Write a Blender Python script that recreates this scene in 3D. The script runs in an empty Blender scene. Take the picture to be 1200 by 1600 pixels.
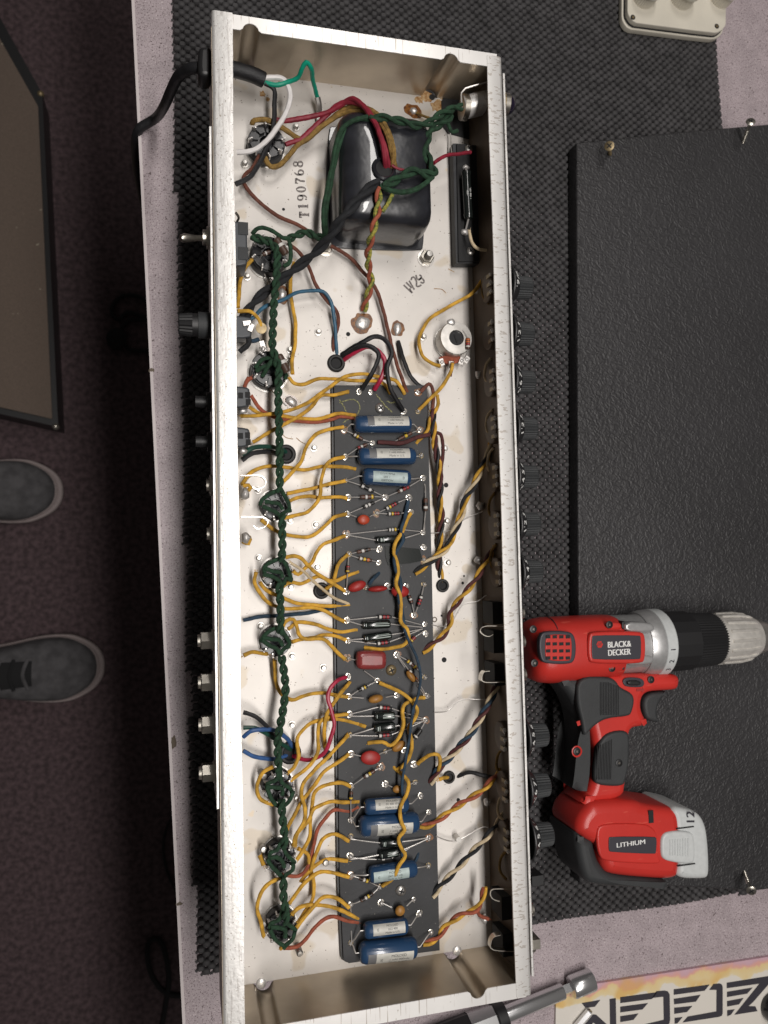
import bpy, math, random
import numpy as np
from mathutils import Vector, Matrix
from mathutils.geometry import delaunay_2d_cdt
random.seed(7); rng = np.random.default_rng(7)
S = bpy.context.scene; COL = S.collection

# ---------------------------------------------------------------- camera, world, lamps, exposure
FPX = 1200.0; NX, NY = 290.0, 870.0                 # focal length in photo pixels, point straight below the camera
ZM = 0.0045; ZF = 0.098; DEP = 0.048; ZR = ZF + DEP  # mat top, chassis floor, chassis rim above the bench top
def cam_basis(rot=0.0):
    a = (NX-600)/FPX; b = (NY-800)/FPX
    u = Vector((-a, b, 1)).normalized()
    e = Vector((math.cos(rot), math.sin(rot), 0)); X = (e-u*e.dot(u)).normalized()
    return Matrix((X, u.cross(X), u))
M3 = cam_basis()
def ray(px, py): return M3 @ Vector(((px-600)/FPX, -(py-800)/FPX, -1))
def _flat(px, py): d = ray(px, py); return Vector((d.x, d.y))*(-1/d.z)
e = _flat(333, 15)-_flat(352, 1635); e2 = _flat(789, 86)-_flat(836, 1552)
ang = (math.atan2(-e.x, e.y)+math.atan2(-e2.x, e2.y))/2
_u = M3.row[2].copy(); _x = M3.row[0]*math.cos(ang)+M3.row[1]*math.sin(ang)
M3 = Matrix((_x, _u.cross(_x), _u))
HC = ZR + 0.62/((_flat(333, 15)-_flat(352, 1635)).length+(_flat(789, 86)-_flat(836, 1552)).length)*2
CAM = Vector((0, 0, HC))
def P(px, py, z):
    d = ray(px, py); return CAM+d*((z-HC)/d.z)
def F(px, py, h=0.0): return P(px, py, ZF+h*0.001)   # height in millimetres above the chassis floor
cd = bpy.data.cameras.new('camera'); co = bpy.data.objects.new('camera', cd); COL.objects.link(co)
co.matrix_world = M3.to_4x4(); co.location = CAM
cd.sensor_fit = 'HORIZONTAL'; cd.sensor_width = 36; cd.lens = 36*FPX/1200
cd.clip_start = 0.01; cd.clip_end = 50
cd.dof.use_dof = True; cd.dof.focus_distance = HC-ZF-0.01; cd.dof.aperture_fstop = 16
S.camera = co
W = bpy.data.worlds.new('World'); S.world = W; W.use_nodes = True
W.node_tree.nodes['Background'].inputs[0].default_value = (1.0, 0.94, 0.88, 1)
W.node_tree.nodes['Background'].inputs[1].default_value = 0.06
def area(name, loc, sx, sy, power, col):
    l = bpy.data.lights.new(name, 'AREA'); l.shape = 'RECTANGLE'; l.size = sx; l.size_y = sy; l.energy = power; l.color = col
    o = bpy.data.objects.new(name, l); COL.objects.link(o); o.location = loc; return o
area('ceiling_tube', (0.27, -0.16, 1.60), 0.17, 1.25, 19.5, (1.0, 0.955, 0.915))
area('next_ceiling_tube', (0.38, 1.15, 1.62), 0.15, 0.7, 6.5, (1.0, 0.955, 0.915))
vs = S.view_settings; vs.view_transform = 'Standard'; vs.look = 'None'; vs.exposure = 0; vs.gamma = 1

# ---------------------------------------------------------------- materials
MATS = {}
def mat(name, col, rough=0.5, metal=0.0, var=0.0, vscale=300, bump=0.0, bscale=800, spec=0.5, coat=0.0, col2=None, stretch=None):
    m = bpy.data.materials.new(name); m.use_nodes = True; nt = m.node_tree; N = nt.nodes; L = nt.links
    b = N['Principled BSDF']
    b.inputs['Base Color'].default_value = (*col, 1); b.inputs['Roughness'].default_value = rough
    b.inputs['Metallic'].default_value = metal; b.inputs['Specular IOR Level'].default_value = spec
    b.inputs['Coat Weight'].default_value = coat
    tc = N.new('ShaderNodeTexCoord'); vec = tc.outputs['Object']
    if stretch:
        mp = N.new('ShaderNodeMapping'); mp.inputs['Scale'].default_value = stretch; L.new(vec, mp.inputs[0]); vec = mp.outputs[0]
    if var or col2:
        n = N.new('ShaderNodeTexNoise'); n.inputs['Scale'].default_value = vscale; n.inputs['Detail'].default_value = 4; L.new(vec, n.inputs['Vector'])
        mx = N.new('ShaderNodeMix'); mx.data_type = 'RGBA'
        c2 = col2 or tuple(c*(1-var) for c in col)
        mx.inputs[6].default_value = (*c2, 1); mx.inputs[7].default_value = (*(col if col2 else tuple(min(1, c*(1+var*0.6)) for c in col)), 1)
        rp = N.new('ShaderNodeMapRange'); rp.inputs[1].default_value = 0.35; rp.inputs[2].default_value = 0.65
        L.new(n.outputs[0], rp.inputs[0]); L.new(rp.outputs[0], mx.inputs[0]); L.new(mx.outputs[2], b.inputs['Base Color'])
    if bump:
        n2 = N.new('ShaderNodeTexNoise'); n2.inputs['Scale'].default_value = bscale; n2.inputs['Detail'].default_value = 3; L.new(vec, n2.inputs['Vector'])
        bp = N.new('ShaderNodeBump'); bp.inputs['Strength'].default_value = bump; bp.inputs['Distance'].default_value = 0.001
        L.new(n2.outputs[0], bp.inputs['Height']); L.new(bp.outputs[0], b.inputs['Normal'])
    MATS[name] = m; return m
def specks(m, layers):
    """print specks over the base colour: (scale, threshold, colour, stretch)"""
    nt = m.node_tree; N = nt.nodes; L = nt.links; b = N['Principled BSDF']
    tc = N.new('ShaderNodeTexCoord')
    for sc, th, col, stv in layers:
        mp = N.new('ShaderNodeMapping'); mp.inputs['Scale'].default_value = stv; L.new(tc.outputs['Object'], mp.inputs[0])
        n = N.new('ShaderNodeTexNoise'); n.inputs['Scale'].default_value = sc; n.inputs['Detail'].default_value = 2; L.new(mp.outputs[0], n.inputs['Vector'])
        r = N.new('ShaderNodeMapRange'); r.inputs[1].default_value = th; r.inputs[2].default_value = th+0.03; L.new(n.outputs[0], r.inputs[0])
        mx = N.new('ShaderNodeMix'); mx.data_type = 'RGBA'; mx.inputs[7].default_value = (*col, 1); L.new(r.outputs[0], mx.inputs[0])
        if b.inputs['Base Color'].is_linked: L.new(b.inputs['Base Color'].links[0].from_socket, mx.inputs[6])
        else: mx.inputs[6].default_value = b.inputs['Base Color'].default_value
        L.new(mx.outputs[2], b.inputs['Base Color'])
    return m
YEL = mat('yellow_cloth', (0.64, 0.355, 0.042), 0.78, var=0.38, vscale=170, bump=0.5, bscale=1800)
OCH = mat('ochre_cloth', (0.27, 0.16, 0.04), 0.8, var=0.4, vscale=300, bump=0.6, bscale=1500)
GRN = mat('green_cloth', (0.017, 0.055, 0.026), 0.85, var=0.4, vscale=350, bump=0.7, bscale=1600)
RED = mat('red_wire', (0.25, 0.018, 0.036), 0.55, var=0.25, vscale=200, bump=0.2)
CRM = mat('crimson_wire', (0.42, 0.02, 0.06), 0.4, var=0.2, vscale=200)
BRN = mat('brown_cloth', (0.165, 0.055, 0.034), 0.75, var=0.35, vscale=250, bump=0.5, bscale=1600)
RBR = mat('rust_cloth', (0.34, 0.085, 0.045), 0.75, var=0.3, vscale=250, bump=0.5, bscale=1600)
MAR = mat('maroon_cloth', (0.085, 0.022, 0.022), 0.75, var=0.3, vscale=250, bump=0.5, bscale=1600)
BLK = mat('black_wire', (0.012, 0.012, 0.014), 0.5, var=0.3, vscale=200, bump=0.3, bscale=1500)
BLC = mat('black_cloth', (0.016, 0.017, 0.02), 0.85, var=0.3, vscale=300, bump=0.6, bscale=1500)
BLU = mat('blue_wire', (0.025, 0.11, 0.19), 0.5, var=0.25, vscale=200)
NVY = mat('navy_cloth', (0.022, 0.05, 0.085), 0.75, var=0.35, vscale=250, bump=0.5, bscale=1600)
SKY = mat('bright_blue_wire', (0.035, 0.10, 0.27), 0.45, var=0.2)
TEA = mat('teal_wire', (0.0, 0.30, 0.19), 0.45, var=0.12)
DGR = mat('dark_green_wire', (0.012, 0.06, 0.042), 0.4, var=0.2)
WHT = mat('white_wire', (0.78, 0.75, 0.74), 0.5, var=0.08)
CRE = mat('cream_cloth', (0.62, 0.50, 0.33), 0.8, var=0.2, vscale=250, bump=0.5, bscale=1600)
YGR = mat('yellow_green_cloth', (0.42, 0.36, 0.06), 0.8, col2=(0.07, 0.12, 0.03), vscale=600, bump=0.5)
TIN = mat('tinned_copper', (0.74, 0.71, 0.68), 0.38, 0.7)
SLD = mat('solder', (0.66, 0.64, 0.62), 0.42, 0.65, bump=0.3, bscale=600)
FLX = mat('amber_flux', (0.27, 0.105, 0.016), 0.35, col2=(0.085, 0.026, 0.008), vscale=450, coat=0.4)
RST = mat('rust', (0.26, 0.115, 0.028), 0.9, col2=(0.50, 0.36, 0.2), vscale=420)
ALU = mat('plated_steel', (0.65, 0.617, 0.58), 0.48, 0.32, var=0.17, vscale=11, bump=0.10, bscale=60)
specks(ALU, [(30, 0.60, (0.56, 0.50, 0.42), (1, 1, 1)), (520, 0.735, (0.14, 0.11, 0.085), (1, 1, 1)), (300, 0.73, (0.08, 0.06, 0.045), (3, 1, 1)), (260, 0.74, (0.10, 0.07, 0.05), (1, 4, 1)), (75, 0.72, (0.62, 0.53, 0.42), (1, 1, 1))])
WAL = mat('dull_plated_steel', (0.42, 0.355, 0.275), 0.36, 0.75, var=0.22, vscale=22, bump=0.05, bscale=200)
SHD = mat('shaded_brown_steel', (0.13, 0.095, 0.068), 0.55, 0.35, var=0.35, vscale=25)  # darker copy of the steel; shade under the rim is put into its colour
LIP = mat('worn_bright_steel', (0.78, 0.765, 0.745), 0.38, 0.55, var=0.05, vscale=40, bump=0.1, bscale=400)
specks(LIP, [(50, 0.58, (0.62, 0.60, 0.58), (14, 1, 1)), (130, 0.64, (0.60, 0.58, 0.55), (6, 1, 1)), (900, 0.66, (0.35, 0.31, 0.27), (1, 1, 1)), (420, 0.73, (0.42, 0.37, 0.32), (1, 1, 1))])
LPS = mat('scored_bright_steel', (0.78, 0.765, 0.745), 0.38, 0.55, var=0.05, vscale=40)
specks(LPS, [(75, 0.60, (0.56, 0.52, 0.48), (3.2, 8, 1)), (300, 0.72, (0.34, 0.30, 0.26), (1, 1, 1))])
LPE = mat('brushed_bright_steel', (0.80, 0.785, 0.765), 0.38, 0.55, var=0.05, vscale=40)
specks(LPE, [(60, 0.62, (0.48, 0.44, 0.40), (14, 0.6, 1)), (200, 0.72, (0.40, 0.36, 0.32), (1, 1, 1))])
CHR = mat('chrome', (0.66, 0.66, 0.67), 0.22, 0.85)
NIC = mat('nickel', (0.66, 0.62, 0.55), 0.28, 1.0, var=0.15, vscale=200)
ZNC = mat('zinc', (0.55, 0.53, 0.50), 0.38, 0.9, var=0.2, vscale=150)
BRS = mat('aged_brass', (0.27, 0.21, 0.12), 0.45, 0.7, var=0.25)
PHN = mat('black_fibre_board', (0.023, 0.024, 0.027), 0.55, var=0.4, vscale=30, bump=0.08, bscale=500)
specks(PHN, [(500, 0.72, (0.16, 0.15, 0.13), (1, 1, 1))])
BAK = mat('black_bakelite', (0.014, 0.014, 0.016), 0.28, var=0.2)
BKM = mat('matt_black', (0.010, 0.010, 0.011), 0.75)
RUB = mat('grommet_rubber', (0.016, 0.016, 0.016), 0.6)
GRY = mat('grey_plastic', (0.055, 0.06, 0.068), 0.45)
SHR = mat('black_enamel', (0.020, 0.021, 0.026), 0.30, 0.0, var=0.3, vscale=90, bump=0.8, bscale=48, coat=0.6)
BLUECAP = mat('blue_capacitor_plastic', (0.020, 0.055, 0.125), 0.22, coat=0.3)
LBL = mat('silver_label', (0.50, 0.49, 0.45), 0.5, 0.15, var=0.1, vscale=300)
LBG = mat('grey_label_band', (0.13, 0.13, 0.135), 0.5)
LBB = mat('pale_blue_label', (0.40, 0.48, 0.47), 0.5, 0.1, var=0.12, vscale=300)
INK = mat('black_ink', (0.03, 0.03, 0.03), 0.7)
STP = mat('stamp_ink', (0.09, 0.08, 0.085), 0.8, col2=(0.30, 0.27, 0.25), vscale=900)
WTI = mat('white_ink', (0.75, 0.75, 0.73), 0.6)
CHK = mat('yellow_chalk', (0.36, 0.35, 0.16), 0.95, col2=(0.07, 0.07, 0.05), vscale=900)
ELC = mat('black_sleeve', (0.010, 0.013, 0.012), 0.18, coat=0.3)
ELP = mat('pale_print', (0.35, 0.40, 0.37), 0.4)
DCR = mat('orange_red_ceramic', (0.42, 0.055, 0.022), 0.4, var=0.12)
DRD = mat('red_ceramic', (0.36, 0.025, 0.022), 0.45, var=0.12)
DMR = mat('maroon_dip', (0.24, 0.035, 0.035), 0.3, var=0.15, coat=0.2)
DTN = mat('tan_ceramic', (0.36, 0.17, 0.035), 0.45, var=0.2)
RB = {k: mat('resistor_'+k, c, 0.4) for k, c in dict(body=(0.075, 0.042, 0.030), dark=(0.018, 0.017, 0.017), red=(0.30, 0.025, 0.03), yellow=(0.62, 0.42, 0.03), orange=(0.50, 0.13, 0.03),
      brown=(0.10, 0.04, 0.025), black=(0.01, 0.01, 0.01), white=(0.6, 0.58, 0.54), silver=(0.62, 0.60, 0.57)).items()}
LAM = mat('speckled_laminate', (0.42, 0.355, 0.375), 0.45, var=0.10, vscale=60)
specks(LAM, [(900, 0.585, (0.19, 0.145, 0.155), (1, 1, 1)), (700, 0.635, (0.62, 0.55, 0.55), (1, 1, 1)), (520, 0.665, (0.10, 0.075, 0.075), (1, 1, 1))])
EDG = mat('pale_edge_band', (0.62, 0.56, 0.56), 0.5)
WOD = mat('dark_timber', (0.05, 0.035, 0.028), 0.7, var=0.3, vscale=12, stretch=(1, 8, 8))
MATF = mat('mat_foam', (0.048, 0.046, 0.048), 0.7, var=0.25, vscale=60, bump=0.15, bscale=900)
CPT = mat('brown_carpet', (0.084, 0.056, 0.061), 0.95, var=0.45, vscale=120, bump=0.8, bscale=350)
PRD = mat('red_plastic', (0.56, 0.034, 0.026), 0.36, var=0.08, vscale=30, bump=0.10, bscale=900)
specks(PRD, [(45, 0.70, (0.60, 0.07, 0.05), (1, 7, 1)), (700, 0.74, (0.30, 0.02, 0.015), (1, 1, 1))])
PGR = mat('dark_grey_rubber', (0.030, 0.032, 0.034), 0.6, var=0.12, vscale=80, bump=0.2, bscale=1400)
PBK = mat('black_plastic', (0.014, 0.014, 0.015), 0.42)
PLG = mat('light_grey_plastic', (0.56, 0.58, 0.58), 0.42, var=0.05)
PSV = mat('silver_plastic', (0.50, 0.50, 0.50), 0.32, 0.55, var=0.08)
BDG = mat('badge_charcoal', (0.045, 0.042, 0.052), 0.4)
CHM = mat('brushed_chuck', (0.80, 0.77, 0.72), 0.36, 0.55, var=0.12, vscale=200)
IVR = mat('ivory_plastic', (0.66, 0.62, 0.53), 0.42, var=0.05, vscale=40)
IVW = mat('white_plastic', (0.72, 0.70, 0.66), 0.4)
SUE = mat('grey_suede', (0.086, 0.083, 0.087), 0.95, var=0.3, vscale=60, bump=0.5, bscale=700)
SOL = mat('pale_sole_rubber', (0.30, 0.25, 0.245), 0.7, var=0.12)
LAC = mat('black_lace', (0.01, 0.01, 0.011), 0.9)
GRL = mat('brown_grille_cloth', (0.150, 0.112, 0.088), 0.8, var=0.25, vscale=500, bump=0.6, bscale=600, stretch=(1, 3, 1))
specks(GRL, [(120, 0.74, (0.4, 0.36, 0.27), (1, 1, 1))])
JWL = mat('dark_violet_glass', (0.012, 0.008, 0.022), 0.06, coat=0.6)
DRT = mat('grime', (0.16, 0.13, 0.10), 0.9)
# black pebbled vinyl: raised grain in the relief, colour uniform
TLX = mat('black_vinyl', (0.031, 0.030, 0.032), 0.50, var=0.2, vscale=5)
specks(TLX, [(240, 0.84, (0.2, 0.19, 0.18), (1, 1, 1))])
_n = TLX.node_tree.nodes; _l = TLX.node_tree.links
_tc = _n.new('ShaderNodeTexCoord'); _ns = _n.new('ShaderNodeTexNoise'); _ns.inputs['Scale'].default_value = 120
_mx = _n.new('ShaderNodeMixRGB'); _mx.blend_type = 'LINEAR_LIGHT'; _mx.inputs[0].default_value = 0.010
_v = _n.new('ShaderNodeTexVoronoi'); _v.feature = 'SMOOTH_F1'; _v.inputs['Smoothness'].default_value = 0.6; _v.inputs['Scale'].default_value = 285
_r = _n.new('ShaderNodeMapRange'); _r.inputs[1].default_value = 0.75; _r.inputs[2].default_value = 0.15
_b = _n.new('ShaderNodeBump'); _b.inputs['Strength'].default_value = 1.0; _b.inputs['Distance'].default_value = 0.00042
_l.new(_tc.outputs['Object'], _ns.inputs['Vector']); _l.new(_tc.outputs['Object'], _mx.inputs[1]); _l.new(_ns.outputs[1], _mx.inputs[2])
_l.new(_mx.outputs[0], _v.inputs['Vector']); _l.new(_v.outputs['Distance'], _r.inputs[0]); _l.new(_r.outputs[0], _b.inputs['Height']); _l.new(_b.outputs[0], _n['Principled BSDF'].inputs['Normal'])

# ---------------------------------------------------------------- helpers
WL = {}                                              # world location of every object's origin
def pts(s): return [tuple(float(c) for c in p.split(',')) for p in s.split()]
def tag(o, label=None, cat=None, group=None, kind=None):
    for k, v in (('label', label), ('category', cat), ('group', group), ('kind', kind)):
        if v: o[k] = v
    return o
def link(name, data, parent, loc, rot=None, **kw):
    o = bpy.data.objects.new(name, data); COL.objects.link(o)
    WL[o.name] = Vector(loc); o.location = Vector(loc)-(WL[parent.name] if parent else Vector())
    if parent: o.parent = parent
    if rot: o.rotation_euler = rot
    return tag(o, **kw)
def thing(name, loc, label, cat, group=None): return link(name, None, None, loc, label=label, cat=cat, group=group)
def catmull(p, step):
    p = [Vector(q) for q in p]
    if len(p) < 3:
        n = max(1, int((p[1]-p[0]).length/step)); return [p[0].lerp(p[1], i/n) for i in range(n+1)]
    q = [p[0]*2-p[1]]+p+[p[-1]*2-p[-2]]; out = []
    for i in range(1, len(q)-2):
        n = max(1, int((q[i+1]-q[i]).length/step))
        for k in range(n):
            t = k/n; a, b, c, d = q[i-1], q[i], q[i+1], q[i+2]
            out.append(0.5*((2*b)+(c-a)*t+(2*a-5*b+4*c-d)*t*t+(3*b-a-3*c+d)*t**3))
    return out+[p[-1]]
class MB:
    def __init__(s): s.v = []; s.f = []; s.m = []; s.mats = []
    def mi(s, m):
        if m not in s.mats: s.mats.append(m)
        return s.mats.index(m)
    def add(s, vs, fs, m):
        o = len(s.v); s.v += [Vector(v) for v in vs]; i = s.mi(m)
        for f in fs: s.f.append(tuple(a+o for a in f)); s.m.append(i)
    def rings(s, R, m, cap0=True, cap1=True, closed=True):
        n = len(R[0]); vs = [v for r in R for v in r]; fs = []
        for i in range(len(R)-1):
            for k in range(n if closed else n-1):
                a = i*n+k; b = i*n+(k+1) % n; fs.append((a, b, b+n, a+n))
        if cap0: fs.append(tuple(range(n-1, -1, -1)))
        if cap1: fs.append(tuple((len(R)-1)*n+k for k in range(n)))
        s.add(vs, fs, m)
    def tube(s, P_, r, m, n=8, caps=True):
        P_ = [Vector(p) for p in P_]; R = []; prev = None
        for i, p in enumerate(P_):
            t = (P_[min(i+1, len(P_)-1)]-P_[max(i-1, 0)])
            t = t.normalized() if t.length > 1e-9 else Vector((0, 0, 1))
            if prev is None: prev = Vector((0, 0, 1)) if abs(t.z) < 0.9 else Vector((1, 0, 0))
            x = (prev-t*prev.dot(t)).normalized(); y = t.cross(x); prev = x
            rr = r[i] if isinstance(r, (list, tuple)) else r
            R.append([p+(x*math.cos(2*math.pi*k/n)+y*math.sin(2*math.pi*k/n))*rr for k in range(n)])
        s.rings(R, m, caps, caps)
    def lathe(s, o, d, prof, m, n=24, caps=(True, True), flute=0, fd=0.0):
        o = Vector(o); d = Vector(d).normalized(); x = (Vector((0, 0, 1)) if abs(d.z) < 0.9 else Vector((1, 0, 0)))
        x = (x-d*x.dot(d)).normalized(); y = d.cross(x); R = []
        for t, r in prof:
            R.append([o+d*t+(x*math.cos(2*math.pi*k/n)+y*math.sin(2*math.pi*k/n))*(r-(fd if flute and k % 2 else 0)) for k in range(n)])
        s.rings(R, m, *caps)
    def prism(s, poly, z0, z1, m, bottom=True):
        n = len(poly); ar = sum(poly[i][0]*poly[(i+1) % n][1]-poly[(i+1) % n][0]*poly[i][1] for i in range(n))
        if ar < 0: poly = poly[::-1]
        s.rings([[Vector((p[0], p[1], z0)) for p in poly], [Vector((p[0], p[1], z1)) for p in poly]], m, bottom, True)
    def box(s, c, d, m, rot=0.0):
        c = Vector(c); ca, sa = math.cos(rot), math.sin(rot); q = []
        for sx, sy in ((-1, -1), (1, -1), (1, 1), (-1, 1)):
            x, y = sx*d[0]/2, sy*d[1]/2; q.append((c.x+x*ca-y*sa, c.y+x*sa+y*ca))
        s.prism(q, c.z-d[2]/2, c.z+d[2]/2, m)
    def blob(s, c, rx, ry, rz, m, n=10, k=6, jit=0.0, half=True, rot=0.0):
        c = Vector(c); R = []; ca, sa = math.cos(rot), math.sin(rot); j = [1+random.uniform(-jit, jit) for _ in range(n)]
        for i in range(k):
            a = (math.pi/2 if half else math.pi)*i/(k-1)-(0 if half else math.pi/2); a = min(a, math.pi/2-0.08)
            a = max(a, -math.pi/2+0.08)
            R.append([c+Vector((math.cos(a)*(rx*j[q]*math.cos(2*math.pi*q/n)*ca-ry*j[q]*math.sin(2*math.pi*q/n)*sa), math.cos(a)*(rx*j[q]*math.cos(2*math.pi*q/n)*sa+ry*j[q]*math.sin(2*math.pi*q/n)*ca), rz*math.sin(a))) for q in range(n)])
        s.rings(R, m)
    def ribbon(s, P_, w, m):
        P_ = [Vector(p) for p in P_]; vs = []; n = len(P_)
        for i, p in enumerate(P_):
            t = P_[min(i+1, n-1)]-P_[max(i-1, 0)]; t = Vector((t.x, t.y, 0)).normalized(); q = Vector((-t.y, t.x, 0))
            ww = w[i] if isinstance(w, (list, tuple)) else w
            vs += [p+q*ww/2, p-q*ww/2]
        s.add(vs, [(2*i, 2*i+1, 2*i+3, 2*i+2) for i in range(n-1)], m)
    def mesh(s, name, org, ang=35, smooth=True):
        me = bpy.data.meshes.new(name); me.from_pydata([tuple(v-org) for v in s.v], [], s.f)
        for m in s.mats: me.materials.append(m)
        me.polygons.foreach_set('material_index', s.m)
        if smooth:
            me.polygons.foreach_set('use_smooth', [True]*len(s.f)); me.set_sharp_from_angle(angle=math.radians(ang))
        me.update(); return me
    def build(s, name, parent, org=None, ang=35, smooth=True, **kw):
        if org is None:
            lo = Vector([min(v[i] for v in s.v) for i in range(3)]); hi = Vector([max(v[i] for v in s.v) for i in range(3)])
            org = (lo+hi)/2; org.z = lo.z
        return link(name, s.mesh(name, org, ang, smooth), parent, org, **kw)
def chaikin(p, k=2):
    for _ in range(k):
        q = []
        for i in range(len(p)):
            a, b = Vector(p[i]), Vector(p[(i+1) % len(p)]); q += [a*0.75+b*0.25, a*0.25+b*0.75]
        p = q
    return p
def inset(poly, d):
    n = len(poly); out = []
    for i in range(n):
        a, b, c = poly[i-1], poly[i], poly[(i+1) % n]
        e1 = (b-a).normalized(); e2 = (c-b).normalized(); n1 = Vector((-e1.y, e1.x)); n2 = Vector((-e2.y, e2.x))
        mm = n1+n2; L = mm.length; mm = mm/L if L > 1e-6 else n1; out.append(b+mm*d/max(0.75, mm.dot(n1)))
    return out
def slab(mb, poly_px, z0, z1, rnd, m, zmap=None, smooth=2, steps=4, both=True, sil=None):
    """a rounded pad: outline in photo pixels unprojected to its own height"""
    zm = (z0+z1)/2 if zmap is None else zmap
    p = [P(x, y, zm).xy for x, y in poly_px]
    if sil:                                          # sides that face the camera show their lower edge, far sides their upper edge
        n = len(poly_px); ar = sum(poly_px[i][0]*poly_px[(i+1) % n][1]-poly_px[(i+1) % n][0]*poly_px[i][1] for i in range(n)); ks = []
        for i, (x, y) in enumerate(poly_px):
            a, c = poly_px[i-1], poly_px[(i+1) % n]; t = Vector((c[0]-a[0], c[1]-a[1])).normalized(); nn = Vector((t.y, -t.x))*(1 if ar > 0 else -1)
            d = nn.dot(Vector((x-NX, y-NY)).normalized()); ks.append(min(1, max(0, .5+.75*d)))
        for _ in range(3): ks = [(ks[i-1]+2*ks[i]+ks[(i+1) % n])/4 for i in range(n)]
        p = [P(x, y, sil[0]+(sil[1]-sil[0])*k).xy for (x, y), k in zip(poly_px, ks)]
    p = chaikin(p, smooth) if smooth else [Vector(q) for q in p]
    if sum(p[i].x*p[(i+1) % len(p)].y-p[(i+1) % len(p)].x*p[i].y for i in range(len(p))) < 0: p = p[::-1]
    R = []
    prof = []
    if both: prof += [(rnd*(1-math.sin(math.pi/2*i/steps)), z0+rnd*(1-math.cos(math.pi/2*i/steps))) for i in range(steps+1)]
    else: prof += [(0, z0)]
    prof += [(rnd*(1-math.cos(math.pi/2*i/steps)), z1-rnd*(1-math.sin(math.pi/2*i/steps))) for i in range(steps+1)]
    for d, z in prof: R.append([Vector((q.x, q.y, z)) for q in inset(p, d)])
    mb.rings(R, m, False, False)
    cap = [v.xy*100 for v in R[-1]]; n = len(cap)
    try:
        cv, _, cf, *_ = delaunay_2d_cdt(cap, [(i, (i+1) % n) for i in range(n)], [], 1, 1e-4)
        mb.add([(v.x/100, v.y/100, z1) for v in cv], [tuple(f) for f in cf], m)
    except Exception: mb.add(R[-1], [tuple(range(n))], m)
_tx = {}
def glyphs(t):
    if t not in _tx:
        c = bpy.data.curves.new('lettering', 'FONT'); c.body = t; c.size = 1; c.align_x = 'CENTER'; c.align_y = 'CENTER'
        o = bpy.data.objects.new('lettering', c); me = bpy.data.meshes.new_from_object(o)
        v = [(a.co.x, a.co.y) for a in me.vertices]; f = [tuple(p.vertices) for p in me.polygons]
        xs = [a[0] for a in v]; ys = [a[1] for a in v]
        if v:
            cx, cy = (max(xs)+min(xs))/2, (max(ys)+min(ys))/2; w = max(xs)-min(xs); h = max(ys)-min(ys)
            v = [((a[0]-cx)/h, (a[1]-cy)/h) for a in v]; w /= h
        else: w = 1
        _tx[t] = (v, f, w); bpy.data.objects.remove(o)
    return _tx[t]
def text(mb, t, c, right, up, h, m, width=None, bold=0.0):
    v, f, w = glyphs(t); sx = (width/w) if width else h; c = Vector(c)
    for dx in ((-bold, 0, bold) if bold else (0,)):
        mb.add([c+right*(a[0]*sx+dx)+up*(a[1]*h)+right.cross(up)*dx*0.02 for a in v], f, m)

# ---------------------------------------------------------------- the room: floor, bench, mat
ZFL = -0.80
mb = MB(); mb.add([(-3, -3, ZFL), (3, -3, ZFL), (3, 3, ZFL), (-3, 3, ZFL)], [(0, 1, 2, 3)], CPT); mb.build('floor', None, kind='structure')
bench = thing('workbench', P(700, 800, 0), 'workbench topped with pinkish grey speckled laminate, carrying the opened amplifier', 'workbench')
a = P(210, 0, 0); b = P(290, 1600, 0); dy = (b-a).normalized(); a2 = a-dy*0.35; b2 = b+dy*0.35
mb = MB(); mb.prism([a2.xy, b2.xy, (b2.x+1.0, b2.y), (a2.x+1.0, a2.y)], -0.03, 0.0, LAM); mb.build('bench_top', bench)
nrm = Vector((dy.y, -dy.x, 0)); nrm = nrm if nrm.x < 0 else -nrm
mb = MB(); q = nrm*0.0022; mb.prism([(a2+q).xy, (b2+q).xy, b2.xy, a2.xy], -0.031, 0.0005, EDG); mb.build('edge_band', bench)
for lx, ly in ((0.16, 0.5), (0.8, 0.5), (0.16, -0.6), (0.8, -0.6)):
    mb = MB(); mb.box((lx, ly, (ZFL-0.03)/2), (0.07, 0.07, -ZFL-0.031), WOD); mb.build('leg', bench)
# chips broken out of the bench edge
for px, py in ((277, 1160), (243, 578), (285, 1412)):
    c = P(px-6, py, 0); mb = MB(); mb.blob((c.x, c.y, -0.0004), 0.0028, 0.006 if py == 1160 else 0.002, 0.0012, DRT, jit=0.3); mb.build('edge_chip', bench)

mat_edge = pts('268,-70 272,100 282,500 293,900 302,1200 311,1522 840,1443 1172,1392 1165,800 1147,200 1141,60 1136,-70')
poly = [P(x, y, 0.002).xy for x, y in mat_edge]
def inside(x, y, poly):
    c = np.zeros(x.shape, bool); n = len(poly)
    for i in range(n):
        (x1, y1), (x2, y2) = poly[i], poly[i-1]
        c ^= ((y1 > y) != (y2 > y)) & (x < (x2-x1)*(y-y1)/(y2-y1+1e-12)+x1)
    return c
rmat = thing('rubber_mat', P(560, 1480, 0), 'black foam anti-slip mat of woven looking bumps spread under the amplifier', 'mat')
GX, GY = 0.0078, 0.00335
xs = np.arange(-0.05, 0.50, GX); ys = np.arange(-0.50, 0.62, GY)
gx, gy = np.meshgrid(xs, ys); row = np.arange(len(ys))[:, None]
gx = gx+(row % 2)*GX/2+0.0012*np.sin(gy*23)+0.0008*np.sin(gx*31+gy*17); gy = gy+0.0016*np.sin(gx*26)+0.15*(gx)*0.05
ok = inside(gx, gy, poly)
pc = [P(915, 240, .02), P(1300, 230, .02), P(1300, 1370, .02), P(915, 1370, .02)]
ok &= ~inside(gx, gy, [p.xy for p in pc])
c0 = P(430, 150, ZF); c1 = P(680, 1450, ZF)
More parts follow.
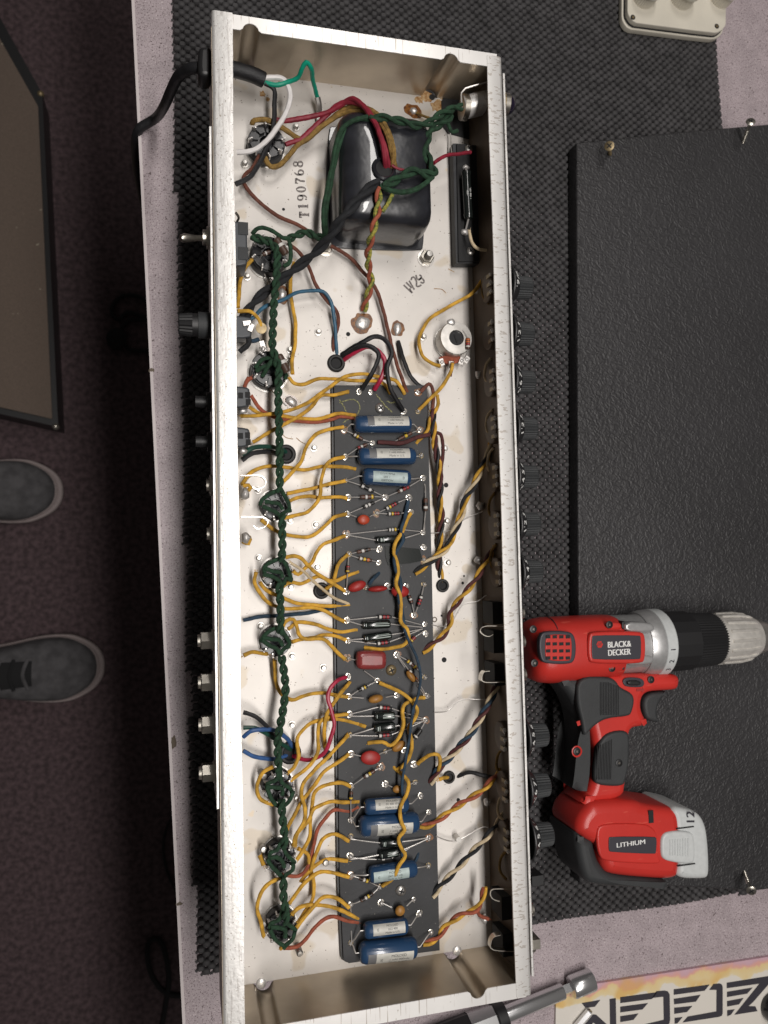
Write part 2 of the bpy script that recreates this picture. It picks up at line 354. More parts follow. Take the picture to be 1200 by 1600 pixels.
ok &= ~((gx > c0.x) & (gx < c1.x) & (gy < c0.y-0.03) & (gy > c1.y+0.03))
bx = gx[ok]; by = gy[ok]; nb = len(bx); A = np.arange(8)*math.pi/4+math.pi/8
gx += 0
sq = lambda t: np.sign(t)*np.abs(t)**0.7
jx = rng.uniform(0.92, 1.08, nb); jz = rng.uniform(0.9, 1.1, nb)
V = np.zeros((nb, 24, 3))
for r, (k, z) in enumerate(((1.0, 0.0006), (1.0, 0.0030), (0.62, 0.0043))):
    V[:, r*8:(r+1)*8, 0] = bx[:, None]+sq(np.cos(A))[None]*0.00305*k*jx[:, None]
    V[:, r*8:(r+1)*8, 1] = by[:, None]+sq(np.sin(A))[None]*0.00262*k
    V[:, r*8:(r+1)*8, 2] = z*jz[:, None]
fq = np.array([(r*8+k, r*8+(k+1) % 8, (r+1)*8+(k+1) % 8, (r+1)*8+k) for r in range(2) for k in range(8)]+[(16, 17, 18, 19), (16, 19, 20, 23), (20, 21, 22, 23)])
Fq = (fq[None]+np.arange(nb)[:, None, None]*24).reshape(-1, 4)
me = bpy.data.meshes.new('foam_bumps'); me.from_pydata(V.reshape(-1, 3).tolist(), [], Fq.tolist()); me.materials.append(MATF)
me.polygons.foreach_set('use_smooth', [True]*len(me.polygons)); me.set_sharp_from_angle(angle=math.radians(50))
for v in me.vertices: v.co -= WL[rmat.name]
link('foam_bumps', me, rmat, WL[rmat.name], kind='stuff')
# the scrim the bumps are moulded on: short webs that leave small holes
w1 = np.array([[-.5, -1], [.5, -1]])*np.array([GX, GY]); VV = []; FF = []
for wx, wy in w1:
    d = np.array([wx, wy]); nn = np.array([-wy, wx])/np.hypot(wx, wy)*0.00085
    q = np.stack([np.stack([bx+s*nn[0]+t*d[0], by+s*nn[1]+t*d[1], np.full(nb, 0.0011)], -1) for t, s in ((0, -1), (1, -1), (1, 1), (0, 1))], 1)
    FF.append(np.arange(nb*4).reshape(-1, 4)+sum(len(v) for v in VV)); VV.append(q.reshape(-1, 3))
me = bpy.data.meshes.new('scrim_webs'); me.from_pydata((np.concatenate(VV)-np.array(WL[rmat.name])).tolist(), [], np.concatenate(FF).tolist()); me.materials.append(MATF)
link('scrim_webs', me, rmat, WL[rmat.name], kind='stuff')

# ---------------------------------------------------------------- the amplifier chassis
amp = thing('amplifier_chassis', P(570, 800, 0), 'opened valve guitar amplifier chassis, long bright metal tray full of wires and blue capacitors', 'amplifier')
cs = [P(x, y, ZR) for x, y in ((335, 15), (786, 84), (829, 1552), (350, 1635))]
XL = (cs[0].x+cs[3].x)/2; XR = (cs[1].x+cs[2].x)/2
FR = (P(740, 500, ZF).x+P(761, 1200, ZF).x)/2        # floor meets the slanted front wall here
YT = (P(480, 62, ZR).y+P(640, 84, ZR).y)/2; YB = (P(600, 1574, ZR).y+P(760, 1545, ZR).y)/2   # end walls at the rim
YTf = (P(480, 128, ZF).y+P(640, 146, ZF).y)/2; YBf = (P(500, 1521, ZF).y+P(680, 1490, ZF).y)/2
YTo = YT+0.0095; YBo = YB-0.0095; T = 0.0012; LW = 0.0115
mb = MB(); mb.prism([(XL, YBf), (FR, YBf), (FR, YTf), (XL, YTf)], ZF-T, ZF, ALU); mb.build('chassis_floor', amp)
def wallstrip(p0, p1, z0a, z1a, th, m, name, **kw):      # p0 bottom pair, p1 top pair
    mb = MB(); d = Vector(th)
    a, b = Vector((*p0[0], z0a)), Vector((*p0[1], z0a)); c, e_ = Vector((*p1[1], z1a)), Vector((*p1[0], z1a))
    mb.rings([[a, b, c, e_], [a+d, b+d, c+d, e_+d]], m); return mb.build(name, amp, **kw)
wallstrip(((XL, YBf), (XL, YTf)), ((XL, YB), (XL, YT)), ZF, ZR-T, (-T, 0, 0), WAL, 'side_wall')
wallstrip(((FR, YBf), (FR, YTf)), ((XR-0.002, YB), (XR-0.002, YT)), ZF, ZR-T, (T, 0, 0), SHD, 'side_wall')
# end walls with two pressed grooves each
def endwall(gx_, yf, yr, sgn, name):
    R0 = 0.0045; xs_ = [XL+0.0015]
    prof = [(XL+0.0015, 0)]
    for g in gx_:
        prof += [(g-R0*1.5, 0)]+[(g+R0*1.15*math.sin(t), R0*1.15*max(0.12, math.cos(t))) for t in np.linspace(-1.35, 1.35, 9)]+[(g+R0*1.5, 0)]
    prof += [(XR-0.0035, 0)]
    mb = MB(); R = []
    for k in range(6):
        t = k/5; yy = yf+(yr-yf)*t; R.append([Vector((x+(0 if t else 0), yy+sgn*d, ZF+(ZR-T-ZF)*t)) for x, d in prof])
    mb.rings(R, WAL, False, False, closed=False); mb.build(name, amp, ang=50)
    top = [(x, yr+sgn*d) for x, d in prof]; outer = [(x, yr+sgn*0.0095) for x, d in prof]; ZQ = ZR-.0005
    mb = MB(); n = len(prof)
    vs = [Vector((*p, ZR-T)) for p in top]+[Vector((*p, ZQ)) for p in top]+[Vector((*p, ZQ)) for p in outer]+[Vector((*p, ZR-T*2)) for p in outer]
    fs = []
    for r in range(3):
        for k in range(n-1): fs.append((r*n+k, r*n+k+1, (r+1)*n+k+1, (r+1)*n+k))
    mb.add(vs, fs, LPE); mb.build('end_flange', amp)
gT = [P(392, 50, ZR).x, P(705, 88, ZR).x]; gB = [P(424, 1600, ZR).x, P(747, 1548, ZR).x]
endwall(gT, YTf, YT, 1, 'end_wall'); endwall(gB, YBf, YB, -1, 'end_wall')
def lip(xo, xi, m, name, y0, y1):
    s = 1 if xi > xo else -1; r = 0.0022; sec = [(xo, ZR-0.006)]+[(xo+s*r*(1-math.cos(t)), ZR-r+r*math.sin(t)) for t in np.linspace(0, math.pi/2, 6)]+[(xi, ZR), (xi, ZR-T), (xo+s*r, ZR-T)]
    mb = MB(); ysn = np.linspace(y0, y1, 24); R = []
    for yv in ysn:
        j = 0.0003*math.sin(yv*37+xo*90)
        R.append([Vector((x+(j if abs(x-xi) < 1e-5 else 0), yv, z)) for x, z in sec])
    mb.rings(R, m, True, True); return mb.build(name, amp)
lip(XL-T, XL+LW, LIP, 'side_flange', YBo, YTo+0.0005)
lip(XR, XR-0.0108, LPS, 'side_flange', YBo+0.001, YTo-0.002)
# outer panels screwed to front and back
mb = MB(); yy0 = P(347, 1265, ZR).y; yy1 = P(333, 195, ZR).y; mb.prism([(XL-0.0031, yy0), (XL-0.0019, yy0), (XL-0.0019, yy1), (XL-0.0031, yy1)], ZR-0.044, ZR-0.002, LIP); mb.build('rear_panel', amp)
PX0 = XR+0.0012
mb = MB(); mb.prism([(XR+0.0009, YB+0.002), (XR+0.0022, YB+0.002), (XR+0.0022, YT-0.003), (XR+0.0009, YT-0.003)], ZR-0.045, ZR-0.0012, LIP); mb.build('control_panel', amp)
mb = MB(); mb.prism([(XR+0.0030, YB+0.004), (XR+0.0036, YB+0.004), (XR+0.0036, YT-0.03), (XR+0.0030, YT-0.03)], ZR-0.044, ZR-0.004, BKM); mb.build('panel_facing', amp)
PX = XR+0.0037
# transformers that hang below and carry the chassis on the bench
for (p, q, nm) in ((P(515, 210, ZF), P(660, 390, ZF), 'transformer_core'), (P(480, 1290, ZF), P(600, 1420, ZF), 'output_transformer')):
    mb = MB(); mb.box(((p.x+q.x)/2, (p.y+q.y)/2, (ZF+ZM)/2), (abs(q.x-p.x), abs(q.y-p.y), ZF-ZM-0.003), BAK); mb.build(nm, amp)

# marks stamped and written on the chassis floor
mb = MB(); zt = ZF+0.00025
def gl_ell(cx, cy, rx, ry, a0, a1, wt, wn, n=14):
    p = []; w = []
    for i in range(n+1):
        t = math.radians(a0+(a1-a0)*i/n); p.append((cx+rx*math.cos(t), cy+ry*math.sin(t))); w.append(wn+(wt-wn)*abs(math.cos(t)))
    return p, w
G = {'T': [([(0.3, 0), (0.3, 1)], .2), ([(0, .94), (.6, .94)], .12), ([(.05, .98), (.05, .72)], .1), ([(.55, .98), (.55, .72)], .1), ([(.12, .03), (.48, .03)], .07)],
     '1': [([(0.3, 0), (0.3, 1)], .2), ([(.1, .03), (.5, .03)], .07), ([(.3, .97), (.12, .86)], .08)],
     '9': [gl_ell(.3, .68, .23, .27, 0, 360, .16, .07), gl_ell(.24, .45, .30, .42, 40, -80, .15, .07), ([(.1, .1), (.22, .1)], .15)],
     '0': [gl_ell(.3, .5, .22, .46, 0, 360, .17, .06)],
     '7': [([(.04, .92), (.56, .92)], .16), ([(.54, .92), (.3, .45), (.26, 0.02)], .15), ([(.08, .98), (.06, .7)], .07)],
     '6': [gl_ell(.3, .31, .23, .27, 0, 360, .17, .07), gl_ell(.38, .5, .31, .46, 105, 215, .16, .08)],
     '8': [gl_ell(.3, .27, .24, .25, 0, 360, .18, .08), gl_ell(.3, .74, .20, .22, 0, 360, .15, .08)]}
for i, ch in enumerate('T190768'):
    ox, oy = 483.0-i*1.6, 340.0-i*13.2; hh, ww = 15.5, 15.5
    for p, w in G[ch]:
        Q = [F(ox-y*hh, oy-x*ww, 0.25) for x, y in p]; W_ = [t*0.0080 for t in w] if isinstance(w, list) else w*0.0080
        mb.ribbon(Q, W_, STP)
mb.build('serial_number', amp)
mb = MB()
for s in ('215,500 330,610 480,750', '290,420 400,530 470,600', '390,370 450,480 550,650', '400,610 440,690 490,750', '450,350 470,280 520,255 580,310 620,420 620,540 690,545 770,500', '710,180 770,250 700,340 630,290 600,190', '700,340 770,290 840,350 850,420 800,440 740,410'):
    mb.ribbon(catmull([F(620+x/20, 420+y/20, 0.25) for x, y in pts(s)], 0.0006), 0.0012, STP)
mb.build('handwritten_mark', amp)
mb = MB()
for s in ('678,451 690,452 697,458', '700,420 710,425', '437,672 446,683 458,686', '463,684 470,690 482,696'):
    mb.ribbon(catmull([F(x, y, 0.2) for x, y in pts(s)], 0.0008), 0.0005, RST)
mb.build('scratch_mark', amp)

# ---------------------------------------------------------------- circuit board
BT = 6.5
board = None
mb = MB()
bp_ = [F(x, y, BT).xy for x, y in pts('522,602 667,602 671,750 675,900 682,1270 687,1485 640,1491 590,1499 545,1505 537,1500 531,1380 525,900')]
mb.prism(bp_, ZF+(BT-2.2)*1e-3, ZF+BT*1e-3, PHN)
board = mb.build('circuit_board', amp, label='long black fibre board carrying capacitors, resistors and solder eyelets')
mb = MB(); mb.prism([p+Vector((-0.0012, -0.0004)) for p in bp_], ZF+0.001, ZF+(BT-2.5)*1e-3, PBK); mb.build('backing_board', amp)
# black tape patch in the middle of the board
mb = MB(); mb.prism([F(x, y, BT).xy for x, y in pts('601,853 655,858 660,876 640,880 606,883 602,870')], ZF+(BT+.2)*1e-3, ZF+(BT+1.0)*1e-3, ELC); mb.build('tape_patch', board)
mb = MB()
for s in ('530,629 540,626 552,624 560,630 562,640 557,648', '531,624 538,637 541,645', '588,616 597,628 613,644', '604,627 612,629 622,628', '614,620 628,624', '536,660 546,654'):
    q = catmull([F(x, y, BT+.2) for x, y in pts(s)], 0.0009); q = [p+Vector((random.uniform(-1, 1), random.uniform(-1, 1), 0))*0.0003 for p in q]
    mb.ribbon(q, 0.0008, CHK)
mb.build('chalk_mark', board)
# one solder eyelet mesh in three shapes, shared by every joint
EY = []
for k in range(4):
    m_ = MB(); R = [0.00165, 0.0019, 0.0015, 0.00175][k]
    m_.lathe((0, 0, 0), (0, 0, 1), [(0, R*1.15), (0.0004, R*1.15), (0.0005, R*0.8)], NIC if k != 2 else BRS, n=12)
    m_.blob((0.0001, 0, 0.0004), R*0.85, R*0.75, R*(0.9+0.2*k % 0.5), SLD, n=9, k=5, jit=0.14)
    for j in range(2+k):
        t = random.uniform(0, 6.28); q = Vector((math.cos(t), math.sin(t), 0))*R
        m_.tube([q*0.3+Vector((0, 0, .001)), q*0.9+Vector((0, 0, .0016)), q*1.25+Vector((0, 0, .0005))], 0.0003, TIN, n=4)
    EY.append(m_.mesh('solder_eyelet', Vector()))
eyes = pts('''537,672 539,714 540,751 544,777 543,803 541,835 545,866 541,924 542,969 544,1001 543,1028 544,1057 545,1088 546,1116 547,1149 548,1178 549,1228 548,1281 548,1306 547,1337 548,1367 548,1413 548,1473
561,612 579,613 653,613 653,643 631,643 582,692 602,777 588,802 593,858 592,879 605,915 571,918 620,1023 590,1063 620,1086 602,1174 632,1172 595,1198 602,1225 593,1385 595,1410 646,1405
656,672 658,712 661,747 661,832 662,855 661,875 639,778 642,800 635,915 662,913 647,961 664,975 665,990 663,1058 666,1087 665,1125 647,1194 648,1222 657,1243 670,1269 670,1309 669,1352 655,1427 673,1456''')
for i, (x, y) in enumerate(eyes):
    o = link('solder_eyelet', EY[(i*7) % 4], board, F(x, y, BT), rot=(0, 0, i*1.3)); o.scale = (random.uniform(.82, 1.2), random.uniform(.82, 1.2), random.uniform(.7, 1.3))
    if i % 5 == 0:
        mb = MB(); c = F(x, y, BT); n = 12; mb.prism([(c.x+.0030*random.uniform(.7, 1.15)*math.cos(2*math.pi*k/n), c.y+.0030*random.uniform(.7, 1.15)*math.sin(2*math.pi*k/n)) for k in range(n)], c.z+.00005, c.z+.00018, FLX); mb.build('flux_stain', board)
def screw_mesh(r, m, slot=BKM):
    m_ = MB(); m_.lathe((0, 0, 0), (0, 0, 1), [(0, r), (r*0.25, r*0.98), (r*0.5, r*0.75), (r*0.6, r*0.4), (r*0.62, 0.00005)], m, n=20)
    for a_ in (0.4, 0.4+math.pi/2): m_.box((0, 0, r*0.62), (r*1.05, r*0.26, r*0.06), slot, a_)
    m_.box((0, 0, r*0.625), (r*0.5, r*0.5, r*0.06), slot, 0.4+math.pi/4)
    return m_.mesh('screw', Vector())
SC1 = screw_mesh(0.0036, ZNC); SC2 = screw_mesh(0.0037, BRS)
for x, y, q in ((594, 638, SC1), (611, 1047, SC2), (626, 1391, SC1)): link('screw', q, board, F(x, y, BT), rot=(0, 0, x))

# ---------------------------------------------------------------- wires
def heights(Q, h):
    L = [0]
    for i in range(1, len(Q)): L.append(L[-1]+math.dist(Q[i], Q[i-1]))
    tt = [l/L[-1] for l in L]; h0, hm, h1 = h; out = []
    for t in tt:
        base = h0+(h1-h0)*t; out.append(base+(hm-(h0+h1)/2)*min(1.0, math.sin(math.pi*min(1, max(0, t)))**0.6))
    return out
def path(s, h):
    Q = pts(s) if isinstance(s, str) else s
    hs = heights(Q, h) if isinstance(h, tuple) else h
    return [F(x, y, z) for (x, y), z in zip(Q, hs)]
LBLS = {}
def wire(s, m=YEL, h=(8, 11, 8), r=1.27, name='hookup_wire', parent=None, label=None, n=8, stub=True):
    C = catmull(path(s, h), 0.0016); mb = MB(); r = r*1e-3
    w = [0.0, 0.0]
    for i in range(1, len(C)-1): C[i] = C[i]+Vector((math.sin(i*0.7+C[0].x*900), math.cos(i*0.55+C[0].y*700), 0))*0.00014
    rr = [r*(1+0.05*math.sin(i*1.9+C[0].x*1e4)+0.04*math.sin(i*0.37+C[0].y*3e3)) for i in range(len(C))]
    if m in (YEL, CRE, OCH, RBR, BRN):               # cloth jackets flare and fray where they were stripped
        rr[0] *= 1.1; rr[-1] *= 1.1
        for e0, e1 in ((C[0], C[1]), (C[-1], C[-2])):
            d = (e0-e1).normalized()
            for k in range(4):
                q = Vector((random.uniform(-1, 1), random.uniform(-1, 1), random.uniform(-.4, 1)))*r; mb.tube([e0+q*.6, e0+q*1.05+d*r*random.uniform(.3, 1.1)], .00016, m, n=4)
    mb.tube(C, rr, m, n=n)
    return mb.build(name, parent or amp, label=label)
def twist(s, ms, h, r=1.1, pitch=9.0, off=1.05, ph=0.0, name='hookup_wire', label=None):
    C = catmull(path(s, h), 0.0011); L = 0; N_ = len(ms); tr = [[] for _ in ms]; prev = Vector((0, 0, 1))
    for i, p in enumerate(C):
        t = (C[min(i+1, len(C)-1)]-C[max(i-1, 0)]).normalized(); x = (prev-t*prev.dot(t)).normalized(); y = t.cross(x); prev = x
        if i: L += (p-C[i-1]).length
        for k in range(N_):
            a_ = ph+L/(pitch*1e-3)*2*math.pi+2*math.pi*k/N_
            tr[k].append(p+(x*math.cos(a_)+y*math.sin(a_))*off*r*1e-3*(1 if N_ == 2 else 1.25))
    for k, m in enumerate(ms):
        mb = MB(); mb.tube(tr[k], r*1e-3, m, n=8); mb.build(name, amp, label=label)
B = BT
# yellow leads between the small sockets and the board
Yw = [
('452,590 460,599 476,600 498,592 520,592 545,594 570,595 592,596 603,603 610,615', (14, 13, B)),
('376,650 406,649 440,644 472,634 500,616 524,598 544,587 566,584 582,587 600,590 618,595 628,607 632,616', (10, 15, B)),
('395,691 420,676 440,665 468,650 488,634 502,618 524,617 544,612', (6, 10, B)),
('389,636 406,646 434,649 464,653 492,655 514,650 532,646 556,649', (10, 9, B+2)),
('443,752 460,734 470,722 478,700 492,680 510,672 537,667', (14, 10, B+1)),
('378,757 390,740 408,731 428,728 452,731 476,734 504,729 532,729 556,733', (12, 8, B)),
('538,714 520,718 508,730 502,750 501,768 496,784 480,800 464,805 444,809', (B+1, 14, 13)),
('448,771 470,767 492,762 512,757 540,751', (13, 10, B+1)),
('452,783 468,777 484,775 500,778 528,776 543,779', (13, 9, B+1)),
('408,812 422,824 440,833 460,838 480,839 496,832 510,820 522,808 542,803', (10, 6, B+1)),
('458,892 466,898 476,888 488,878 494,864 506,850 522,844 540,837', (13, 9, B+1)),
('446,871 460,869 472,873 480,882 492,894 508,904 524,914 539,924', (13, 12, B+1)),
('442,916 454,910 470,912 488,904 500,901 520,908 540,901 560,893', (13, 10, B-1)),
('543,867 530,880 524,896 520,912 510,920 502,923', (B+1, 9, -2)),
('406,910 416,922 432,930 456,940 476,944 500,946 530,947 546,945', (11, 7, B-1)),
('400,894 398,910 406,926 420,942 440,950 464,951 490,949 506,954 520,962 538,971', (12, 8, B+1)),
('442,979 448,970 458,968 464,980 468,992 478,999 504,998 516,1008 526,1018 539,1030', (14, 11, B+1)),
('450,983 464,973 480,973 496,976 512,983 532,987 558,984', (12, 8, B-1)),
('456,1003 472,999 492,996 506,992 524,994 541,1000', (12, 7, B+1)),
('381,1024 394,1019 406,1020 418,1022', (9, 8, 11)),
('429,1032 431,1064 438,1082 456,1094 470,1089 486,1084 504,1083 524,1086 544,1089', (11, 7, B+1)),
('546,1066 532,1084 516,1106 508,1126 507,1152 509,1176', (B+1, 14, -2)),
('543,1116 524,1118 508,1122 498,1132 497,1152 497,1172 491,1187 475,1204 454,1220', (B+1, 12, 12)),
('560,1131 536,1125 512,1124 488,1129 472,1142 464,1156 466,1175 467,1183 458,1200 450,1207', (B-1, 9, 12)),
('545,1179 522,1195 504,1208 493,1225 477,1245 468,1258 456,1281 448,1297', (B+1, 9, 8)),
('544,1148 532,1162 508,1187 491,1204 475,1222 471,1243 477,1264 475,1283 462,1306 459,1320', (B+1, 15, 12)),
('548,1229 531,1223 508,1227 493,1237 488,1254 485,1285 483,1310 472,1331 464,1343', (B+1, 11, 11)),
('560,1252 539,1254 518,1252 498,1260 489,1266 481,1283 464,1304 461,1322', (B-1, 13, 12)),
('466,1326 481,1335 483,1345 487,1366 491,1385 487,1408 475,1427 464,1443', (11, 7, 11)),
('544,1314 531,1306 518,1303 504,1312 495,1331 487,1354 485,1364', (B+1, 11, 8)),
('543,1345 525,1343 510,1343 493,1352 480,1365 470,1378', (B+1, 8, 8)),
('545,1370 525,1365 502,1362 487,1370 468,1389 452,1412', (B+1, 12, 14)),
('439,1372 422,1379 408,1395 402,1418 408,1443 412,1462', (14, 17, 11)),
('427,1198 410,1208 402,1227 406,1248 427,1257', (13, 12, 11)),
('545,1418 531,1406 516,1401 502,1404 485,1422 468,1443 460,1454', (B+1, 12, 11)),
('560,1435 539,1425 518,1417 498,1414 477,1415 464,1420 456,1429', (B-1, 10, 12)),
('454,1470 446,1477 438,1482', (9, 9, 7)),
('406,1337 409,1344 412,1352', (8, 10, 11)),
# left edge leads
('371,486 391,487 404,498 408,510', (20, 19, 17)),
('394,405 378,428 374,454 372,480', (12, 9, 16)),
('460,409 454,433 455,467 461,500 461,537 456,566 457,584', (12, 7, 12)),
('378,757 384,748 390,742', (14, 12, 9)), ('380,760 388,758 392,762 388,766', (14, 14, 12)),
('379,846 388,850 391,843 389,838', (13, 12, 12)),
# pot and far right leads
('766,390 757,420 752,440 735,460 700,480 670,500 655,530 660,555 675,568 688,572', (20, 7, 12)),
('707,568 704,582 695,597 683,613 670,625 654,641', (13, 12, B+1)),
('683,617 685,630 680,642 672,655 670,668 662,680 650,693', (11, 10, B-1)),
('653,1193 670,1180 685,1180 687,1195 681,1218', (B+1, 16, B-3)),
('700,1214 692,1216 686,1218', (-1, 6, 6)),
]
for s, h in Yw: wire(s, YEL, h)
# yellow and blue leads lying along the board
for s, h in (('639,998 630,1008 610,1013 590,1014 570,1012', (B+9, B+7, B)),
             ('593,1067 617,1077 635,1088 647,1100 652,1110 647,1125 639,1137 643,1157 643,1173 633,1193 620,1203 615,1198', (B+2, B+8, B-1)),
             ('663,1090 650,1092 633,1100 629,1113 630,1133 623,1153 610,1165 598,1159 575,1161', (B+2, B+7, B)),
             ('620,1203 628,1210 638,1223 636,1240 628,1255 625,1268 628,1287 632,1297 623,1310 627,1325 633,1337 623,1354 613,1373 598,1384', (B+1, B+16, B+2))): wire(s, YEL, h)
wire('642,802 635,815 627,834 618,848 615,862 620,876 622,895 619,912 625,930 627,945 626,970 636,983 639,998', YEL, (B+2, B+8, B+9))
wire('638,782 633,806 627,828 630,842 622,858 616,872 618,888 625,906 626,920 623,935 628,953 633,987', NVY, (B+2, B+7, B+9), label='dark blue cloth wire twisted with a yellow one along the board')
wire('633,987 643,1010 653,1033 657,1062 652,1090 645,1112 640,1150 635,1180 631,1205 628,1230 630,1245 633,1262 628,1287 627,1308 627,1333 637,1348 648,1347 654,1331', NVY, (B+9, B+12, B-1), r=1.0, label='dark blue cloth wire running down the middle of the board')
wire('592,895 584,904 577,913', NVY, (B-1, B+3, B+2)); wire('570,1135 566,1134 562,1132', YEL, (B, B+1, B-1))
# other colours
wire('452,878 468,888 488,906 508,924 526,936 546,944', CRE, (12, 11, B-1), r=1.0, label='cream cloth wire')
wire('380,969 404,964 432,962 460,960 490,956 522,950', NVY, (4, 4, 3), label='navy cloth wire crossing under the yellow leads')
wire('541,1058 526,1064 516,1076 512,1092 518,1110 522,1132 516,1156 506,1177 493,1185 477,1187 458,1181', CRM, (B+2, 15, 0), r=1.35, label='crimson wire curving from the board to the grommet')
wire('389,590 384,598 382,606', RBR, (13, 12, 12)); wire('393,590 386,596 382,604', RBR, (12, 12, 12))
wire('392,618 404,636 420,648 440,655 468,658 492,660 516,656 532,651 553,653', RBR, (12, 8, B+1), label='rust brown cloth wire')
wire('560,1260 545,1267 522,1266 506,1281 495,1300 489,1327 485,1347 472,1366 456,1369 440,1366', RBR, (B-1, 7, 9), label='rust brown cloth wire'); wire('560,1441 543,1439 522,1432 506,1437 491,1450 479,1466 464,1479 443,1481', RBR, (B-1, 8, 7), label='rust brown cloth wire')
wire('405,243 395,262 383,272 380,283 390,300 405,315 430,335 474,356 500,375 530,391 553,408 567,425 584,445 596,475 605,510 615,552 628,592 636,612', BRN, [12, 12, 9, 7, 5, 4, 4, 4, 5, 6, 6, 6, 6, 6, 6, 8, 10, B-1], r=1.3, label='brown cloth wire from the rectifier socket to the board')
wire('450,380 466,393 478,409 487,428 495,448 513,472 526,487 529,504 522,530 519,562', BRN, (10, 8, -3), r=1.3, label='brown cloth wire into the grommet')
wire('385,503 396,496 411,481 443,468 465,457 496,454 511,461 520,483 525,530 526,566', BLU, (16, 12, -3), r=1.25, label='blue wire into the grommet')
wire('529,562 555,545 575,540 590,550 590,565 580,585 566,608', BLK, (-3, 16, B+1), r=1.6); wire('528,557 562,537 585,526 602,532 612,550 605,575 610,607 630,642', BLK, (-3, 18, B+1), r=1.6)
wire('530,568 555,550 575,542 592,550 602,567 595,592 585,609', CRM, (-3, 14, B+1), r=1.6, label='crimson wire from the grommet to the board')
wire('622,533 630,560 640,585 653,601 664,607', BLK, (2, 6, 3), r=1.5)
wire('657,612 670,600 677,613 676,647 680,690 688,722 690,745', BRN, (B+1, 11, 9)); wire('678,676 688,678 692,693 691,720 688,735', MAR, (9, 11, 8)); wire('678,677 653,683 628,692 590,691', MAR, (9, B+3, B+2), r=1.5, label='maroon tube lying between the top two capacitors')
twist('676,640 679,690 685,725 688,757 687,782 690,807 688,832 687,857 686,873 687,890 691,914', [MAR, YEL, BLK], (10, 9, -3), r=1.1, pitch=26, name='hookup_wire')
wire('707,566 706,575 703,588', BRN, (13, 12, 11))
# power transformer leads
wire('432,187 448,189 470,185 505,178 535,163 550,154 565,163 583,187 595,215 601,243 602,262', RED, [13, 14, 16, 20, 27, 33, 38, 44, 47, 47, 40], r=1.75, label='red transformer lead'); wire('446,226 470,217 487,202 505,185 524,167 548,159 574,172 590,200 602,235 608,262', RED, [13, 13, 15, 18, 24, 31, 38, 44, 47, 40], r=1.75, label='red transformer lead')
wire('394,194 398,188 416,187 433,195 448,204 466,216 479,217 494,205 515,188 540,170 566,167 590,180 606,205 615,235 612,262', OCH, [11, 14, 15, 15, 14, 13, 13, 15, 18, 24, 32, 40, 46, 47, 40], r=1.75, label='ochre transformer lead')
wire('414,246 422,260 437,258 453,241 466,226 484,214 504,196 530,180 556,173 580,180 600,200 610,228 617,262', OCH, [12, 11, 11, 11, 12, 14, 17, 22, 29, 37, 44, 47, 40], r=1.75, label='ochre transformer lead')
wire('580,182 546,191 528,215 520,254 511,297 505,334 507,367 502,374', GRN, [42, 40, 36, 31, 26, 21, 17, 15], r=1.6); wire('583,186 552,193 533,218 523,254 515,297 509,330 509,362 506,373', GRN, [40, 37, 34, 29, 24, 20, 16, 14], r=1.6)
twist('506,372 492,369 479,363 463,368 452,373', [GRN, GRN], (15, 14, 13), r=1.4, pitch=14)
twist('578,184 600,184 626,189 650,196 670,192 685,181 702,172 722,167', [GRN, GRN], (43, 44, 30), r=1.4, pitch=24)
twist('597,290 618,282 645,268 675,274 676,262 666,240 667,218 678,200 694,191 706,178', [GRN, GRN], [46, 47, 48, 44, 42, 38, 36, 34, 32, 31], r=1.6, pitch=26)
wire('676,276 660,290 635,300 612,298 594,290', GRN, (44, 47, 46), r=1.7); wire('699,192 706,206 715,204', GRN, (32, 30, 29), r=1.3)
twist('592,284 575,296 560,312 532,345 505,382 480,405 455,425 435,440 410,460 393,478 380,498', [BLC, BLC], [45, 45, 45, 42, 28, 20, 17, 15, 14, 14, 14], r=1.9, pitch=34, off=0.9)
twist('592,294 590,330 583,360 575,395 577,425 580,442 573,468 568,486', [RBR, YGR], [45, 44, 42, 28, 16, 12, 8, 3], r=1.35, pitch=20)
wire('614,302 606,318 598,331', YGR, (46, 45, 44), r=1.3); wire('612,258 620,263 640,267', RED, (45, 44, 43), r=0.9)
wire('678,255 690,246 703,242 720,240 735,238', RED, (36, 30, 22), r=1.25)
wire('733,360 737,378 748,389 766,392', CRE, (22, 22, 22), r=1.1, label='beige cloth wire from the dropping resistor')
wire('651,176 662,181 675,186', OCH, (2, 5, 8), r=0.8)
# mains lead wires
wire('411,128 430,133 450,128 465,122 472,107 479,97 486,107 490,130 496,152', TEA, [22, 23, 25, 29, 35, 38, 34, 20, 9], r=1.5, label='teal green earth wire'); wire('412,122 440,122 452,140 452,160 445,180 425,210 405,230 385,237 370,238', WHT, (24, 22, 18), r=1.7, label='white mains wire')
wire('414,130 428,140 429,165 428,190 424,215 415,235 405,255 392,275 368,288', BLK, (22, 18, 16), r=1.6, label='black mains wire')
mb = MB(); mb.tube(catmull(path('496,152 498,162 499,172', (10, 8, 5)), 0.001), 0.0022, ZNC); mb.prism([F(x, y, 4).xy for x, y in pts('495,170 504,170 505,186 500,194 495,186')], ZF+0.003, ZF+0.0045, SLD); mb.build('ring_terminal', amp)
